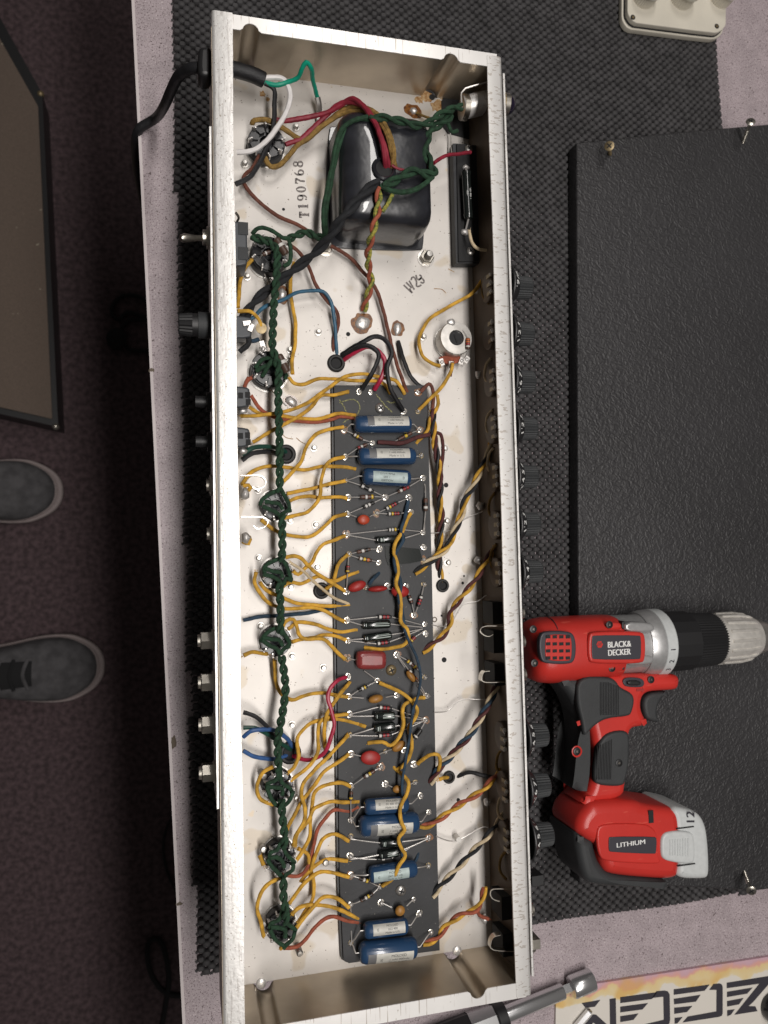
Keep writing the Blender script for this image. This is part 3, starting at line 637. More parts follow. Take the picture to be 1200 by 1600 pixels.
# left side leads going to the outlets and the grommets
wire('378,710 394,700 416,698 434,700 449,708', DGR, (14, 12, -2), r=1.6, label='dark green wire into the grommet'); wire('378,719 396,708 420,706 446,713', BLK, (14, 11, -2), r=1.6)
wire('380,1113 400,1120 412,1130 420,1140 445,1168', BLK, (14, 12, -2), r=1.4); wire('380,1137 400,1138 416,1146 440,1162 458,1174', DGR, (12, 9, -2), r=1.4); wire('380,1152 392,1142 410,1140 432,1142 448,1154 460,1170', SKY, (13, 12, -2), r=1.4, label='bright blue wire into the grommet'); wire('380,1173 398,1182 427,1186 452,1179', SKY, (12, 8, -2), r=1.4, label='bright blue wire into the grommet')
wire('387,515 388,537 374,550', BLK, (18, 16, 14), r=1.7); wire('387,532 396,533 404,530', NVY, (15, 15, 14), r=1.4)
# heater chain: a green twisted pair hops from socket to socket
HS = [(416, 224), (420, 399), (421, 578), (431, 789), (433, 896), (431, 1002), (434, 1228), (437, 1339), (439, 1447)]
HT = ['393,370 419,377 432,391 433,417 431,450 428,476 427,500 426,526 426,545 432,562 436,582', '436,580 435,600 435,630 436,660 437,700 437,740 437,768', '441,806 441,830 441,860 439,876', '436,912 438,940 438,974 437,990', '440,1026 445,1060 446,1080 442,1110 438,1132 434,1156 434,1180 436,1204', '440,1250 441,1275 444,1302 444,1324', '443,1372 443,1402 446,1422 447,1442']
for i, s in enumerate(HT): twist(s, [GRN, GRN], (21, 24, 21), r=1.4, pitch=13, ph=i, name='heater_wire')
for s, h in (('394,366 400,359 410,356 426,361 443,372 452,372', (13, 17, 15)), ('451,372 454,391 453,409 443,416', (14, 14, 13)), ('393,372 403,377 412,380', (14, 17, 17)),
             ('399,575 410,562 424,558 428,550', (14, 17, 20)), ('400,580 412,573 424,568 430,562', (14, 17, 20)), ('446,592 448,580 440,566 434,558', (13, 17, 20)), ('410,588 420,570 428,560', (13, 18, 20))): wire(s, GRN, h, r=1.4, name='heater_wire')
for k, (cx, cy) in enumerate(HS[3:]):
    tw = 1.0
    for s in ('6,-24 -10,-16 -20,-10 -22,0', '6,-24 14,-12 22,2 22,10', '-22,0 -8,6 2,12 8,20', '22,10 16,8 10,14 8,20', '-18,-6 -4,-4 6,-2 10,6') if k < 3 else ('2,-26 -2,-12 -14,-6 -18,4', '2,-26 8,-8 18,2 22,8', '-18,4 -12,18 -2,28 6,33', '22,8 20,20 12,28 6,33', '-16,0 -4,2 6,6 8,16'):
        q = [(cx+x+random.uniform(-2.4, 2.4), cy+y+random.uniform(-2, 2)) for x, y in pts(s)]; wire(q, GRN, (19, 19, 17), r=1.35, name='heater_wire')
# twisted bundles crossing to the front controls
twist('648,897 665,882 685,868 700,853 710,830 721,805 727,780 740,759 750,736 762,713 770,684', [YEL, CRE, BLC], (B, 12, 20), r=1.15, pitch=30)
twist('660,1020 678,1005 693,992 703,975 704,957 717,938 742,907 758,880 775,851', [YEL, MAR], (B, 12, 20), r=1.25, pitch=26)
twist('673,1224 682,1207 690,1195 702,1184 722,1162 736,1146 748,1126 760,1106 768,1090 778,1068', [CRE, NVY, MAR], (B, 16, 20), r=1.15, pitch=26)
twist('655,1291 672,1289 692,1276 714,1260 735,1247 755,1234 770,1217 783,1204', [YEL, RBR], (B, 12, 20), r=1.2, pitch=26)
twist('676,1401 688,1384 705,1367 722,1349 737,1332 757,1312 779,1284 790,1265', [CRE, BLC], (B, 13, 20), r=1.2, pitch=26)
twist('660,1475 682,1467 697,1447 720,1430 743,1421 752,1407 757,1387', [YEL, RBR], (B, 10, 18), r=1.2, pitch=26)
wire('745,1422 750,1431 764,1436', RBR, (11, 10, 12), r=1.2); wire('711,1214 733,1207 753,1211 772,1215', BLK, (-2, 6, 12), r=1.5)
for s in ('681,1306 701,1314 716,1312 733,1304 755,1292 763,1293', '678,1113 698,1111 720,1094 760,1093', '674,976 694,979 706,972 722,946 746,939 760,930', '673,833 695,831 710,826 723,813 744,803 754,799', '548,1415 549,1440 549,1473', '663,756 664,790 663,830', '411,420 416,434 422,448', '417,602 424,610 436,622 447,634', '703,198 704,215 706,240'):
    wire(s, TIN, (B+1 if s[0] in '65' else 8, 5, B+2), r=0.4, name='bare_wire', n=6)
mb = MB(); c = F(711, 1306, 0); mb.tube([c, c+Vector((0, 0, .008))], 0.002, ZNC, n=10); mb.build('stud', amp)

# ---------------------------------------------------------------- components on the board
def resistor(A, B1, B2, C, bands, r=1.15, h=3.0, body='body', parent=None, hb=None):
    hb = BT if hb is None else hb
    a, b1, b2, c = F(*A, hb+1.2), F(*B1, hb+h), F(*B2, hb+h), F(*C, hb+1.2); d = b2-b1; L = d.length; r *= 1e-3
    mb = MB(); cols = ['dark' if body == 'dark' else 'body']+bands+['dark' if body == 'dark' else 'body']; n = len(bands)
    seg = [0, 0.05]; prof = []; edges = [0.0]
    w = 0.78/n if n else 1; x = 0.10; cuts = [(0, 'b')]
    mb.lathe(b1, d, [(0, r*.5), (L*.03, r*.85), (L*.10, r)], RB[cols[0]], n=12, caps=(True, False))
    for i, bnd in enumerate(bands):
        x0 = 0.10+0.80*i/n; x1 = x0+0.80/n; gap = x0+(x1-x0)*0.62
        mb.lathe(b1, d, [(L*x0, r*1.02), (L*gap, r*1.02)], RB[bnd], n=12, caps=(False, False)); mb.lathe(b1, d, [(L*gap, r), (L*x1, r)], RB[cols[0]], n=12, caps=(False, False))
    mb.lathe(b1, d, [(L*.90, r), (L*.97, r*.85), (L, r*.5)], RB[cols[-1]], n=12, caps=(False, True))
    o = mb.build('resistor', parent or amp)
    for p, q in ((a, b1), (c, b2)):
        if (p-q).length > 0.0008:
            mb = MB(); mid = p.lerp(q, 0.5)+Vector((0, 0, 0.0006)); mb.tube(catmull([p, mid, q], 0.002), 0.00038, TIN, n=6); mb.build('lead', o)
    return o
Rs = [((537, 672), (552, 678), (567, 687), (582, 692), ['white', 'yellow', 'brown']), ((539, 714), (558, 701), (574, 694), (582, 692), ['red', 'white', 'brown']), ((656, 672), (644, 676), (622, 687), (616, 690), ['brown', 'yellow', 'brown']),
 ((540, 751), (563, 758), (584, 768), (602, 777), ['silver', 'black', 'silver']), ((661, 747), (640, 760), (621, 769), (602, 777), ['red', 'red', 'silver']), ((602, 777), (585, 776), (562, 777), (544, 777), ['yellow', 'brown', 'silver', 'brown']),
 ((602, 777), (585, 785), (567, 793), (543, 803), ['black', 'silver', 'silver']), ((588, 802), (602, 796), (622, 785), (639, 778), ['white', 'yellow', 'red', 'red']), ((588, 802), (605, 803), (627, 802), (642, 800), ['white', 'yellow', 'red', 'red']),
 ((664, 757), (665, 778), (665, 799), (661, 832), ['brown', 'black', 'white']), ((541, 835), (606, 828), (622, 827), (661, 831), ['white', 'white', 'yellow']), ((545, 866), (557, 863), (579, 858), (593, 858), ['brown', 'silver', 'black']),
 ((545, 867), (560, 872), (581, 876), (592, 879), ['white', 'yellow', 'orange']), ((544, 868), (544, 883), (543, 896), (541, 924), ['red', 'brown', 'yellow']), ((635, 915), (639, 930), (644, 944), (647, 961), ['brown', 'white', 'brown']),
 ((662, 913), (659, 930), (653, 948), (647, 961), ['white', 'red', 'red']), ((542, 969), (590, 964), (612, 964), (658, 976), ['white', 'red', 'red']), ((544, 1001), (588, 1006), (609, 1003), (655, 985), ['white', 'red', 'red']),
 ((620, 1023), (635, 1031), (652, 1045), (663, 1058), ['yellow', 'white', 'brown', 'yellow']), ((620, 1023), (638, 1046), (653, 1065), (666, 1087), ['white', 'brown', 'orange']), ((545, 1088), (560, 1079), (574, 1072), (590, 1063), ['black', 'white', 'yellow']),
 ((546, 1116), (591, 1105), (612, 1107), (662, 1123), ['white', 'red', 'red']), ((547, 1149), (590, 1150), (612, 1148), (662, 1127), ['white', 'red', 'red']), ((595, 1198), (586, 1204), (568, 1215), (549, 1228), ['brown', 'yellow', 'white']),
 ((549, 1228), (549, 1236), (548, 1251), (548, 1281), ['brown', 'black', 'yellow']), ((548, 1367), (561, 1372), (578, 1378), (593, 1385), ['black', 'white', 'yellow']), ((593, 1385), (583, 1396), (563, 1408), (548, 1413), ['black', 'yellow', 'white', 'black']),
 ((664, 985), (649, 995), (641, 1003), (635, 1010), ['red', 'red', 'yellow'])]
for i, q in enumerate(Rs): resistor(*q, r=1.5 if i in (5, 9) else 1.2, body='dark' if i in (3, 6, 7, 8, 10, 14, 15, 16, 17, 20, 21, 22) else 'body')
resistor((665, 1125), (658, 1139), (647, 1154), (641, 1160), ['black', 'black', 'black', 'white'], r=1.7, body='dark')
def film(A, B_, r, la, lb, flip, lines, lead, tilt=0.35, grey=0.0, m=LBL, hh=None):
    """blue moulded capacitor with rounded shoulders, wrapped label and two leads"""
    h = BT+(r if hh is None else hh); a, b = F(*A, h), F(*B_, h); d = b-a; L = d.length; d.normalize(); R = r*1e-3
    mb = MB(); e_ = R*0.55
    pr = [(0, R*.45), (e_*.12, R*.68), (e_*.4, R*.88), (e_, R)]; prof = pr+[(L-x, q) for x, q in pr[::-1]]
    mb.lathe(a, d, prof, BLUECAP, n=28); o = mb.build('film_capacitor', amp, ang=50)
    up = Vector((0, 0, 1)); up = (up-d*up.dot(d)).normalized(); sd = up.cross(d)
    if sd.y < 0: sd = -sd
    def on(x, y, k): th = y/R+tilt; return a+d*x+(up*math.cos(th)+sd*math.sin(th))*R*k
    mb = MB(); hw = R*0.66
    x0, x1 = L*la, L*lb
    def patch(xa, xb, mm, k):
        n = 9; v = [on(xa, -hw+2*hw*i/n, k) for i in range(n+1)]+[on(xb, -hw+2*hw*i/n, k) for i in range(n+1)]
        mb.add(v, [(i, i+1, n+2+i, n+1+i) for i in range(n)], mm)
    if grey: patch(x0, x0+(x1-x0)*grey, LBG, 1.012)
    patch(x0+(x1-x0)*grey, x1, m, 1.012); xl = x0+(x1-x0)*grey
    s = -1 if flip else 1
    for k, t in enumerate(lines):
        v, f, w = glyphs(t); hgt = R*0.23; wid = min((x1-xl)*0.56, w*hgt*1.1); cx = xl+(x1-xl)*0.6*1 if not flip else xl+(x1-xl)*0.4
        y0 = (len(lines)-1)/2*R*0.38-k*R*0.38
        mb.add([on(cx+s*p[0]*wid/w, s*(y0+p[1]*hgt), 1.02) for p in v], f if not flip else f, INK)
    v, f, w = glyphs('.05'); mb.add([on((xl+(x1-xl)*(0.14 if not flip else 0.88))-s*p[1]*R*.22, s*(p[0]*R*.22), 1.02) for p in v], f, INK)
    mb.build('label_sleeve', o)
    for (ex, ey), q, dd in ((lead[0], a, -1), (lead[1], b, 1)):
        p = F(ex, ey, BT+1.3); mb = MB(); mb.tube(catmull([q, q+d*dd*0.0022, q.lerp(p, 0.7)+Vector((0, 0, 0.0006)), p], 0.0016), 0.00042, TIN, n=6); mb.build('lead', o)
    return o
T3 = ['MOLDED', '.1 mfd 400vdc', 'Made in U.S.']
film((553, 663), (642, 663), 6.0, .21, .93, False, T3, ((537, 672), (656, 672)), grey=.16)
film((559, 713), (649, 713), 5.9, .17, .87, False, T3, ((539, 714), (658, 712)), grey=.18)
film((566, 744), (641, 748), 5.8, .19, .9, True, ['MOLDED', '.1 200', 'Made in U.S.'], ((540, 751), (661, 747)), tilt=-.05, m=LBB)
film((561, 1291), (654, 1284), 6.9, .16, .86, False, T3, ((548, 1281), (670, 1269)), grey=.16, tilt=-.35)
film((569, 1261), (638, 1256), 5.3, .22, .84, False, ['MOLDED', '.02 400 10%', 'Made in U.S.'], ((548, 1281), (657, 1243)), tilt=.45, hh=7.5)
film((576, 1367), (651, 1356), 5.6, .07, .8, False, ['MOLDED', '.047 mfd vdc', 'Made in U.S.'], ((548, 1367), (669, 1352)), tilt=-.1, m=LBB)
film((568, 1454), (637, 1446), 5.4, .18, .9, False, ['MOLDED', '.022 400', 'Made in U.S.'], ((548, 1473), (655, 1427)), tilt=.3, hh=6.5)
film((561, 1489), (651, 1480), 7.0, .12, .9, False, T3, ((548, 1473), (673, 1456)), grey=.18, tilt=-.45)
def lyt(A, B_, r, leads, printed):
    h = BT+r; a, b = F(*A, h), F(*B_, h); d = b-a; L = d.length; R = r*1e-3; mb = MB()
    mb.lathe(a, d, [(0, R*.7), (L*.03, R*.95), (L*.10, R), (L*.14, R*.9), (L*.18, R), (L*.96, R), (L, R*.85)], ELC, n=20)
    dn = d.normalized(); up = Vector((0, 0, 1)); up = (up-dn*up.dot(dn)).normalized(); sd = up.cross(dn)
    for x0, x1, t0, t1 in printed:
        n = 6; v = [a+d*x+(up*math.cos(t)+sd*math.sin(t))*R*1.015 for x in (x0, x1) for t in np.linspace(t0, t1, n+1)]
        mb.add(v, [(i, i+1, n+2+i, n+1+i) for i in range(n)], ELP)
    o = mb.build('electrolytic_capacitor', amp)
    for (ex, ey), q in ((leads[0], a), (leads[1], b)):
        p = F(ex, ey, BT+1.3); mb = MB(); mb.tube(catmull([q, q.lerp(p, .5)+Vector((0, 0, .0006)), p], 0.002), 0.00042, TIN, n=6); mb.build('lead', o)
W1 = [(.14, .20, -.5, .4), (.24, .27, -.6, .5)]; W2 = [(.4, .95, -.35, -.1), (.4, .95, .15, .3), (.10, .13, -.3, .4), (.45, .9, .45, .55)]
for q in (((587, 844), (632, 841), 2.6, ((541, 836), (661, 832)), W1), ((566, 977), (609, 975), 2.8, ((542, 970), (660, 980)), W2), ((568, 998), (611, 992), 2.9, ((544, 1000), (660, 983)), W2), ((584, 1119), (616, 1118), 3.2, ((546, 1119), (663, 1125)), W2),
          ((584, 1138), (616, 1135), 3.2, ((547, 1149), (662, 1127)), W1), ((594, 1317), (622, 1316), 3.0, ((548, 1311), (668, 1309)), W1), ((592, 1336), (622, 1331), 3.0, ((547, 1343), (668, 1311)), W2)): lyt(*q)
resistor((547, 1340), (588, 1343), (612, 1341), (640, 1325), ['black', 'silver', 'black'], r=.9, body='dark')
def disc(c, rx, ry, rot, m, leads, th=1.6, h=4.5):
    q = F(*c, BT+h); mb = MB(); k = 1/2330
    mb.blob(q, rx*k, ry*k, th*1e-3, m, n=20, k=9, half=False, rot=rot); o = mb.build('disc_capacitor', amp, ang=80)
    for ex, ey in leads:
        p = F(ex, ey, BT+1.3); mb = MB(); s = q+(p-q)*0.45; s.z = q.z-0.0005; mb.tube(catmull([s, s.lerp(p, .5), p], 0.002), 0.0004, TIN, n=6); mb.build('lead', o)
    return o
disc((568, 812), 10, 8, .0, DCR, ((543, 803), (588, 802))); disc((558, 916), 15, 8, .32, DRD, ((541, 924), (571, 918)), th=3); disc((590, 920), 16, 5, 0.05, DRD, ((571, 918), (605, 915)), th=5)
disc((625, 924), 15, 10, -.1, DRD, ((606, 920), (635, 915)), th=4); disc((587, 1092), 12, 6.5, .15, DTN, ((545, 1089), (620, 1086)), th=3); disc((579, 1184), 16, 11, -.1, DRD, ((548, 1178), (602, 1174), (595, 1196)), th=2.2)
disc((623, 1166), 12, 7, .5, DTN, ((602, 1174), (632, 1172)), th=2.5); disc((621, 1233), 8, 6, .0, DTN, ((602, 1225), (648, 1222)), th=2); disc((625, 1423), 8, 8, 0, DTN, ((595, 1410), (646, 1405)), th=2); disc((642, 1057), 11, 5, -.9, DTN, ((620, 1025), (665, 1088)), th=2.5)
mb = MB(); slab(mb, pts('556,1020 562,1016 597,1016 603,1021 603,1040 597,1046 562,1046 556,1041'), ZF+(B+.5)*1e-3, ZF+(B+9)*1e-3, 0.0035, DMR); o = mb.build('dipped_capacitor', amp, ang=60)
for s in ('569,1048 580,1056 590,1063', '558,1032 550,1030 543,1028'):
    mb = MB(); mb.tube(path(s, (B+2, B+3, B+1)), 0.0004, TIN, n=6); mb.build('lead', o)

# ---------------------------------------------------------------- tube sockets
def socket(cx, cy, r, pins, sm, rot0=0.2):
    c = F(cx, cy, 8); c.z = ZF; R = r*1e-3; mb = MB()
    H = 0.0105 if pins == 8 else 0.009
    mb.lathe(c, (0, 0, 1), [(0, R), (H*.8, R), (H*.9, R*.95), (H*.9, R*.36), (H*.35, R*.34)], sm, n=32, caps=(True, True))
    for k in range(pins):
        a0 = rot0+2*math.pi*k/pins; a1 = a0+2*math.pi/pins*0.78; q = []
        for rr, aa in ((R*.90, a0), (R*.90, (a0+a1)/2), (R*.90, a1), (R*.46, a1-.02), (R*.46, a0+.02)): q.append((c.x+rr*math.cos(aa), c.y+rr*math.sin(aa)))
        mb.prism(q, c.z+H*.9, c.z+H*1.12, sm)
    o = mb.build('tube_socket', amp, org=c)
    mb = MB(); mb.lathe(c, (0, 0, 1), [(0.0005, R*.3), (H*.6, R*.3), (H*.62, R*.22), (H*.4, R*.1)], GRY, n=20); mb.build('centre_spigot', o)
    mb = MB(); mb.lathe(c, (0, 0, 1), [(0, R*1.1), (0.0011, R*1.1), (0.0012, R*1.0)], ZNC, n=32); mb.build('saddle_plate', o)
    lg = MB(); lg.box((0, 0, H*1.15), (0.0028, 0.0008, 0.005), TIN); lg.blob((0.0002, 0, H*1.15+.002), .0012, .001, .0012, SLD, n=7, k=4, jit=.2); lm = lg.mesh('lug', Vector())
    for k in range(pins):
        a_ = rot0+2*math.pi*(k+.88)/pins
        link('lug', lm, o, (c.x+R*.88*math.cos(a_), c.y+R*.88*math.sin(a_), c.z), rot=(0, 0, a_+.4))
for i, (cx, cy) in enumerate(HS): socket(cx, cy, 12.6 if i < 3 else 10.2, 8 if i < 3 else 9, BAK, rot0=.2+i)
# screen resistors soldered across two of the large sockets
for A, B1, B2, C in (((427, 368), (431, 373), (447, 398), (450, 408)), ((432, 548), (435, 554), (449, 582), (452, 588)), ((405, 405), (410, 398), (422, 393), (428, 391))):
    resistor(A, B1, B2, C, ['body', 'silver', 'body'], r=2.6 if A[0] > 420 else 1.4, h=10, hb=9)

# ---------------------------------------------------------------- grommets, rivets, nuts, solder on the chassis floor
def grommet(x, y, r):
    c = F(x, y, 0); R = r*1e-3; mb = MB()
    mb.lathe(c, (0, 0, 1), [(0.0, R), (0.0012, R), (0.0020, R*.85), (0.0020, R*.68), (0.0012, R*.58), (0.0004, R*.56)], RUB, n=24, caps=(True, False))
    mb.lathe(c, (0, 0, 1), [(0.00035, R*.58), (0.0004, 0.0001)], BKM, n=24, caps=(False, True)); mb.build('grommet', amp)
for x, y, r in ((525, 568, 6.2), (447, 710, 6.6), (502, 923, 5.6), (453, 1176, 7.4), (511, 1180, 3.4), (691, 915, 4.7), (701, 1214, 4.4)): grommet(x, y, r)
rv = MB(); rv.lathe((0, 0, 0), (0, 0, 1), [(0, .0027), (.0008, .0026), (.0009, .0018), (.0034, .0017), (.0040, .0013), (.0041, .0001)], ZNC, n=14); RV = rv.mesh('rivet', Vector())
for x, y in pts('382,257 386,433 453,547 453,560 497,519 661,527 490,700 403,766 453,813 493,820 404,872 495,886 454,917 407,978 456,1025 505,1043 456,1132 694,701 697,814 699,879 462,200 463,1245'):
    link('rivet', RV, amp, F(x, y, 0))
tb = MB(); tb.lathe((0, 0, 0), (0, 0, 1), [v for k in range(9) for v in ((k*.0011, .0019), (k*.0011+.0005, .0022))]+[(.0100, .0016), (.0101, .0001)], ZNC, n=14); TB = tb.mesh('threaded_stud', Vector())
for x, y in pts('408,1206 410,1322 503,1341 412,1432 464,1477'): link('threaded_stud', TB, amp, F(x, y, 0), rot=(0, 0.12, x))
fr = MB(); fr.lathe((0, 0, 0), (0, 0, 1), [(0, .0032), (.001, .0031), (.0016, .0022), (.0017, .0001)], LIP, n=18); FR_ = fr.mesh('flat_rivet', Vector())
for x, y in pts('408,1536 714,1485'): link('flat_rivet', FR_, amp, F(x, y, 0))
mb = MB()
for x, y, r in ((544, 522, 1.5), (511, 758, 1.7), (443, 327, 1.0), (675, 152, 2.2), (697, 758, 1.7), (723, 911, 1.0), (725, 900, .7), (690, 962, .8), (694, 1031, 1.8), (716, 1250, 1.3), (500, 828, .6)):
    c = F(x, y, .15); mb.lathe(c, (0, 0, 1), [(0, r*1e-3), (.00008, r*1e-3)], BKM, n=16)
mb.build('drilled_holes', amp, kind='stuff')
mb = MB(); c = F(679, 968, .2)
mb.lathe(c, (0, 0, 1), [(0, .0012), (.0002, .0012), (.0002, .0019), (0, .0019)], DRT, n=14, caps=(False, False)); mb.build('ring_mark', amp)
for x, y in ((665, 404), (508, 388)):
    c = F(x, y, 0); mb = MB(); mb.lathe(c, (0, 0, 1), [(0, .0062), (.0008, .0062), (.0009, .005)], ZNC, n=24); mb.lathe(c, (0, 0, 1), [(.0008, .0052), (.0042, .0052), (.0046, .0047)], NIC, n=6)
    mb.lathe(c+Vector((.0001, 0, 0)), (0, 0, 1), [v for k in range(7) for v in ((.003+k*.0009, .0024), (.0034+k*.0009, .0028))]+[(.0098, .002), (.0099, .0001)], ZNC, n=16); mb.build('hex_nut', amp)
def solder(x, y, rx, ry, rot, fx, fy, fm=FLX):
    c = F(x, y, 0); mb = MB(); n = 18; p = []
    for k in range(n):
        a_ = 2*math.pi*k/n; j = random.uniform(.82, 1.18); X, Y = fx*1e-3*j*math.cos(a_), fy*1e-3*j*math.sin(a_); p.append((c.x+X*math.cos(rot)-Y*math.sin(rot), c.y+X*math.sin(rot)+Y*math.cos(rot)))
    p = [tuple(v) for v in chaikin([Vector(v) for v in p], 2)]; mb.prism(p, c.z+.00005, c.z+.0003, fm); o = mb.build('flux_stain', amp)
    mb = MB(); mb.blob(c+Vector((0, 0, .0003)), rx*1e-3, ry*1e-3, 2.2e-3, SLD, n=14, k=6, jit=.12, rot=rot); mb.build('solder_blob', o, ang=60)
solder(566, 505, 5.4, 4.8, .3, 8, 7); solder(621, 514, 2.9, 4.8, -.15, 4.8, 5.6); solder(646, 174, 3, 2.4, -.3, 7, 5); solder(455, 628, 4.6, 3.2, -.7, 5.6, 4.2); solder(441, 460, 3.0, 4, 0, 4, 6.5); solder(497, 187, 1.8, 3.6, 0, 2.4, 4.2)
mb = MB()
for x, y, r in ((668, 152, 5), (683, 166, 5.5), (655, 156, 3.5), (690, 150, 3.0), (410, 147, 2.6), (418, 155, 1.8), (436, 130, 1.6)):
    c = F(x, y, .1); n = 16; mb.prism([(c.x+r*1e-3*random.uniform(.55, 1.1)*math.cos(2*math.pi*k/n), c.y+r*1e-3*random.uniform(.55, 1.1)*math.sin(2*math.pi*k/n)) for k in range(n)], c.z-.00008, c.z+.0000+.0001*random.random(), RST)
mb.build('rust_stain', amp, kind='stuff')

# ---------------------------------------------------------------- power transformer shroud
mb = MB(); slab(mb, pts('512,203 520,196 655,212 663,222 663,386 655,393 512,388 506,380'), ZF+.0002, ZF+.0018, .0006, SHR, smooth=2)
shr = mb.build('transformer_shroud', amp, label='glossy black domed transformer cover with a wire hole in its top')
base = [F(x, y, 1.8).xy for x, y in pts('522,214 654,222 657,384 516,378')]
def rrect(q, ins, rad, n=6):
    x0 = min(p[0] for p in q)+ins; x1 = max(p[0] for p in q)-ins; y0 = min(p[1] for p in q)+ins; y1 = max(p[1] for p in q)-ins; out = []
    for cx, cy, a0 in ((x1-rad, y1-rad, 0), (x0+rad, y1-rad, 90), (x0+rad, y0+rad, 180), (x1-rad, y0+rad, 270)):
        for k in range(n): t = math.radians(a0+90*k/(n-1)); out.append((cx+rad*math.cos(t), cy+rad*math.sin(t)))
    return out
HT_ = .040; mb = MB(); R = []
for ins, z in ((0, .0018), (.0005, .020), (.0012, .0285), (.0022, .0325), (.0040, .0358), (.0066, .0381), (.0100, .0394), (.0145, .0401), (.022, .0406), (.028, .0408)):
    R.append([Vector((x, y, ZF+z)) for x, y in rrect(base, ins, max(.0045, .0115-ins*.30))])
mb.rings(R, SHR, False, True); mb.build('cover_dome', shr, ang=70)
c = F(600, 264, 41.2); mb = MB(); mb.lathe(c, (0, 0, 1), [(-.001, .0085), (.0012, .0078), (.002, .0066), (.0014, .0058)], SHR, n=24, caps=(False, False)); mb.lathe(c, (0, 0, 1), [(0, .006), (.0002, .0001)], BKM, n=16, caps=(False, False)); mb.build('wire_bushing', shr)

# ---------------------------------------------------------------- pilot lamp, dropping resistor board, trimmer
def lam(s, h): return [F(x, y, h).xy for x, y in pts(s)]
mb = MB(); mb.prism(lam('690,158 712,118 768,118 768,226 700,208 691,196', 1.2), ZF+.0004, ZF+.0012, BKM); mb.build('insulating_paper', amp)
mb = MB(); q = [(FR-.001, P(0, 0, ZF).y) for _ in range(2)]
a = F(726, 168, 20); b = F(768, 158, 26)
mb.tube([a, b], .0078, LIP, n=18); mb.tube([a-Vector((.002, 0, 0)), a+Vector((.002, 0, 0))], .0088, NIC, n=18); lampo = mb.build('lamp_holder', amp)
mb = MB(); c0 = F(724, 166, 26); mb.tube(catmull(path('722,170 721,145 727,138 770,126', (22, 30, 34)), .002), .0006, TIN, n=6); mb.build('wire_bail', lampo)
yk = P(806, 166, ZR-.02).y
mb = MB(); c = Vector((PX-.0005, yk, ZR-.020)); X1 = Vector((1, 0, 0))
mb.lathe(c, X1, [(0, .0078), (.002, .0078), (.002, .0072)], NIC, n=32, caps=(True, True)); mb.lathe(c, X1, [(.002, .0086), (.0048, .0086)], BRS, n=48, flute=1, fd=.0004); mb.lathe(c, X1, [(.0048, .0076), (.0085, .0076), (.009, .0072)], NIC, n=32); pl = mb.build('pilot_lamp', amp)
mb = MB(); mb.lathe(c, X1, [(.0088, .0066), (.011, .0062), (.013, .0046), (.0140, .0022), (.0142, .0001)], JWL, n=14); mb.build('jewel', pl)
mb = MB(); mb.prism(lam('709,222 714,222 762,226 772,410 714,410', 12), ZF+.0025, ZF+.010, PHN); drb = mb.build('resistor_board', amp)
mb = MB(); mb.prism(lam('714,224 764,228 772,408 717,408', 12), ZF+.0101, ZF+.0115, BKM); mb.build('board_facing', drb)
for x, y in ((732, 233), (735, 393)): link('screw', screw_mesh(.0030, ZNC), drb, F(x, y, 11.6), rot=(0, 0, y))
mb = MB(); a = F(728, 268, 17); b = F(732, 342, 17); mb.lathe(a, b-a, [(0, .002), (.0008, .0036), (.003, .0036), (.003, .0032), ((b-a).length-.003, .0032), ((b-a).length-.003, .0036), ((b-a).length, .003)], ELC, n=18)
d = (b-a).normalized(); up = Vector((0, 0, 1)); sd = Vector((d.y, -d.x, 0))
for t, dx in (('1 1000 100V', .0012), ('-1000-', -.001)):
    text(mb, t, a.lerp(b, .5)+Vector((0, 0, .0034))+sd*(-dx if sd.x < 0 else dx), -d, Vector((d.y, -d.x, 0)) if False else d.cross(up)*-1, .0011, WTI)
pr = mb.build('power_resistor', amp)
for p, q in ((a, F(728, 261, 13)), (b, F(727, 362, 13))):
    mb = MB(); mb.tube([p, q], .0007, TIN, n=6); mb.blob(q-Vector((0, 0, .001)), .0028, .0022, .002, SLD, n=8, k=5, jit=.25); mb.build('terminal', pr)
c = F(703, 536, 0); mb = MB(); R = .0125
mb.lathe(c, (0, 0, 1), [(0, R), (.002, R), (.002, R*.96), (.0125, R*.96), (.0137, R*.92), (.0139, R*.44), (.0120, R*.42)], ZNC, n=36, caps=(True, False)); mb.lathe(c, (0, 0, 1), [(.0122, R*.43), (.0122, .0001)], BAK, n=20, caps=(False, False))
mb.box(c+Vector((0, 0, .0124)), (.0012, .006, .0008), BKM, .35); pot = mb.build('trimmer_potentiometer', amp, label='round trimmer potentiometer with a slotted black shaft on the chassis floor')
mb = MB(); mb.blob(F(705, 503, 13.6), .0032, .0026, .0016, SLD, jit=.15); mb.build('solder_blob', pot)
mb = MB(); slab(mb, pts('684,556 722,556 718,566 706,570 690,567'), ZF+.004, ZF+.0065, .0006, RBR, smooth=1); mb.build('terminal_wafer', pot)
for x, y, rr in ((690, 566, .3), (705, 570, 0), (721, 564, -.4), (729, 562, -.6)):
    p = F(x, y, 8); mb = MB(); mb.box(p, (.0032, .0050, .0009), TIN, rr); mb.blob(p+Vector((0, 0, .0005)), .0014, .0014, .001, SLD, n=8, k=4, jit=.2); mb.build('lug', pot)
resistor((714, 506), (731, 528), (731, 546), (726, 560), ['orange', 'orange', 'red', 'white'], r=1.6, h=5, hb=10)

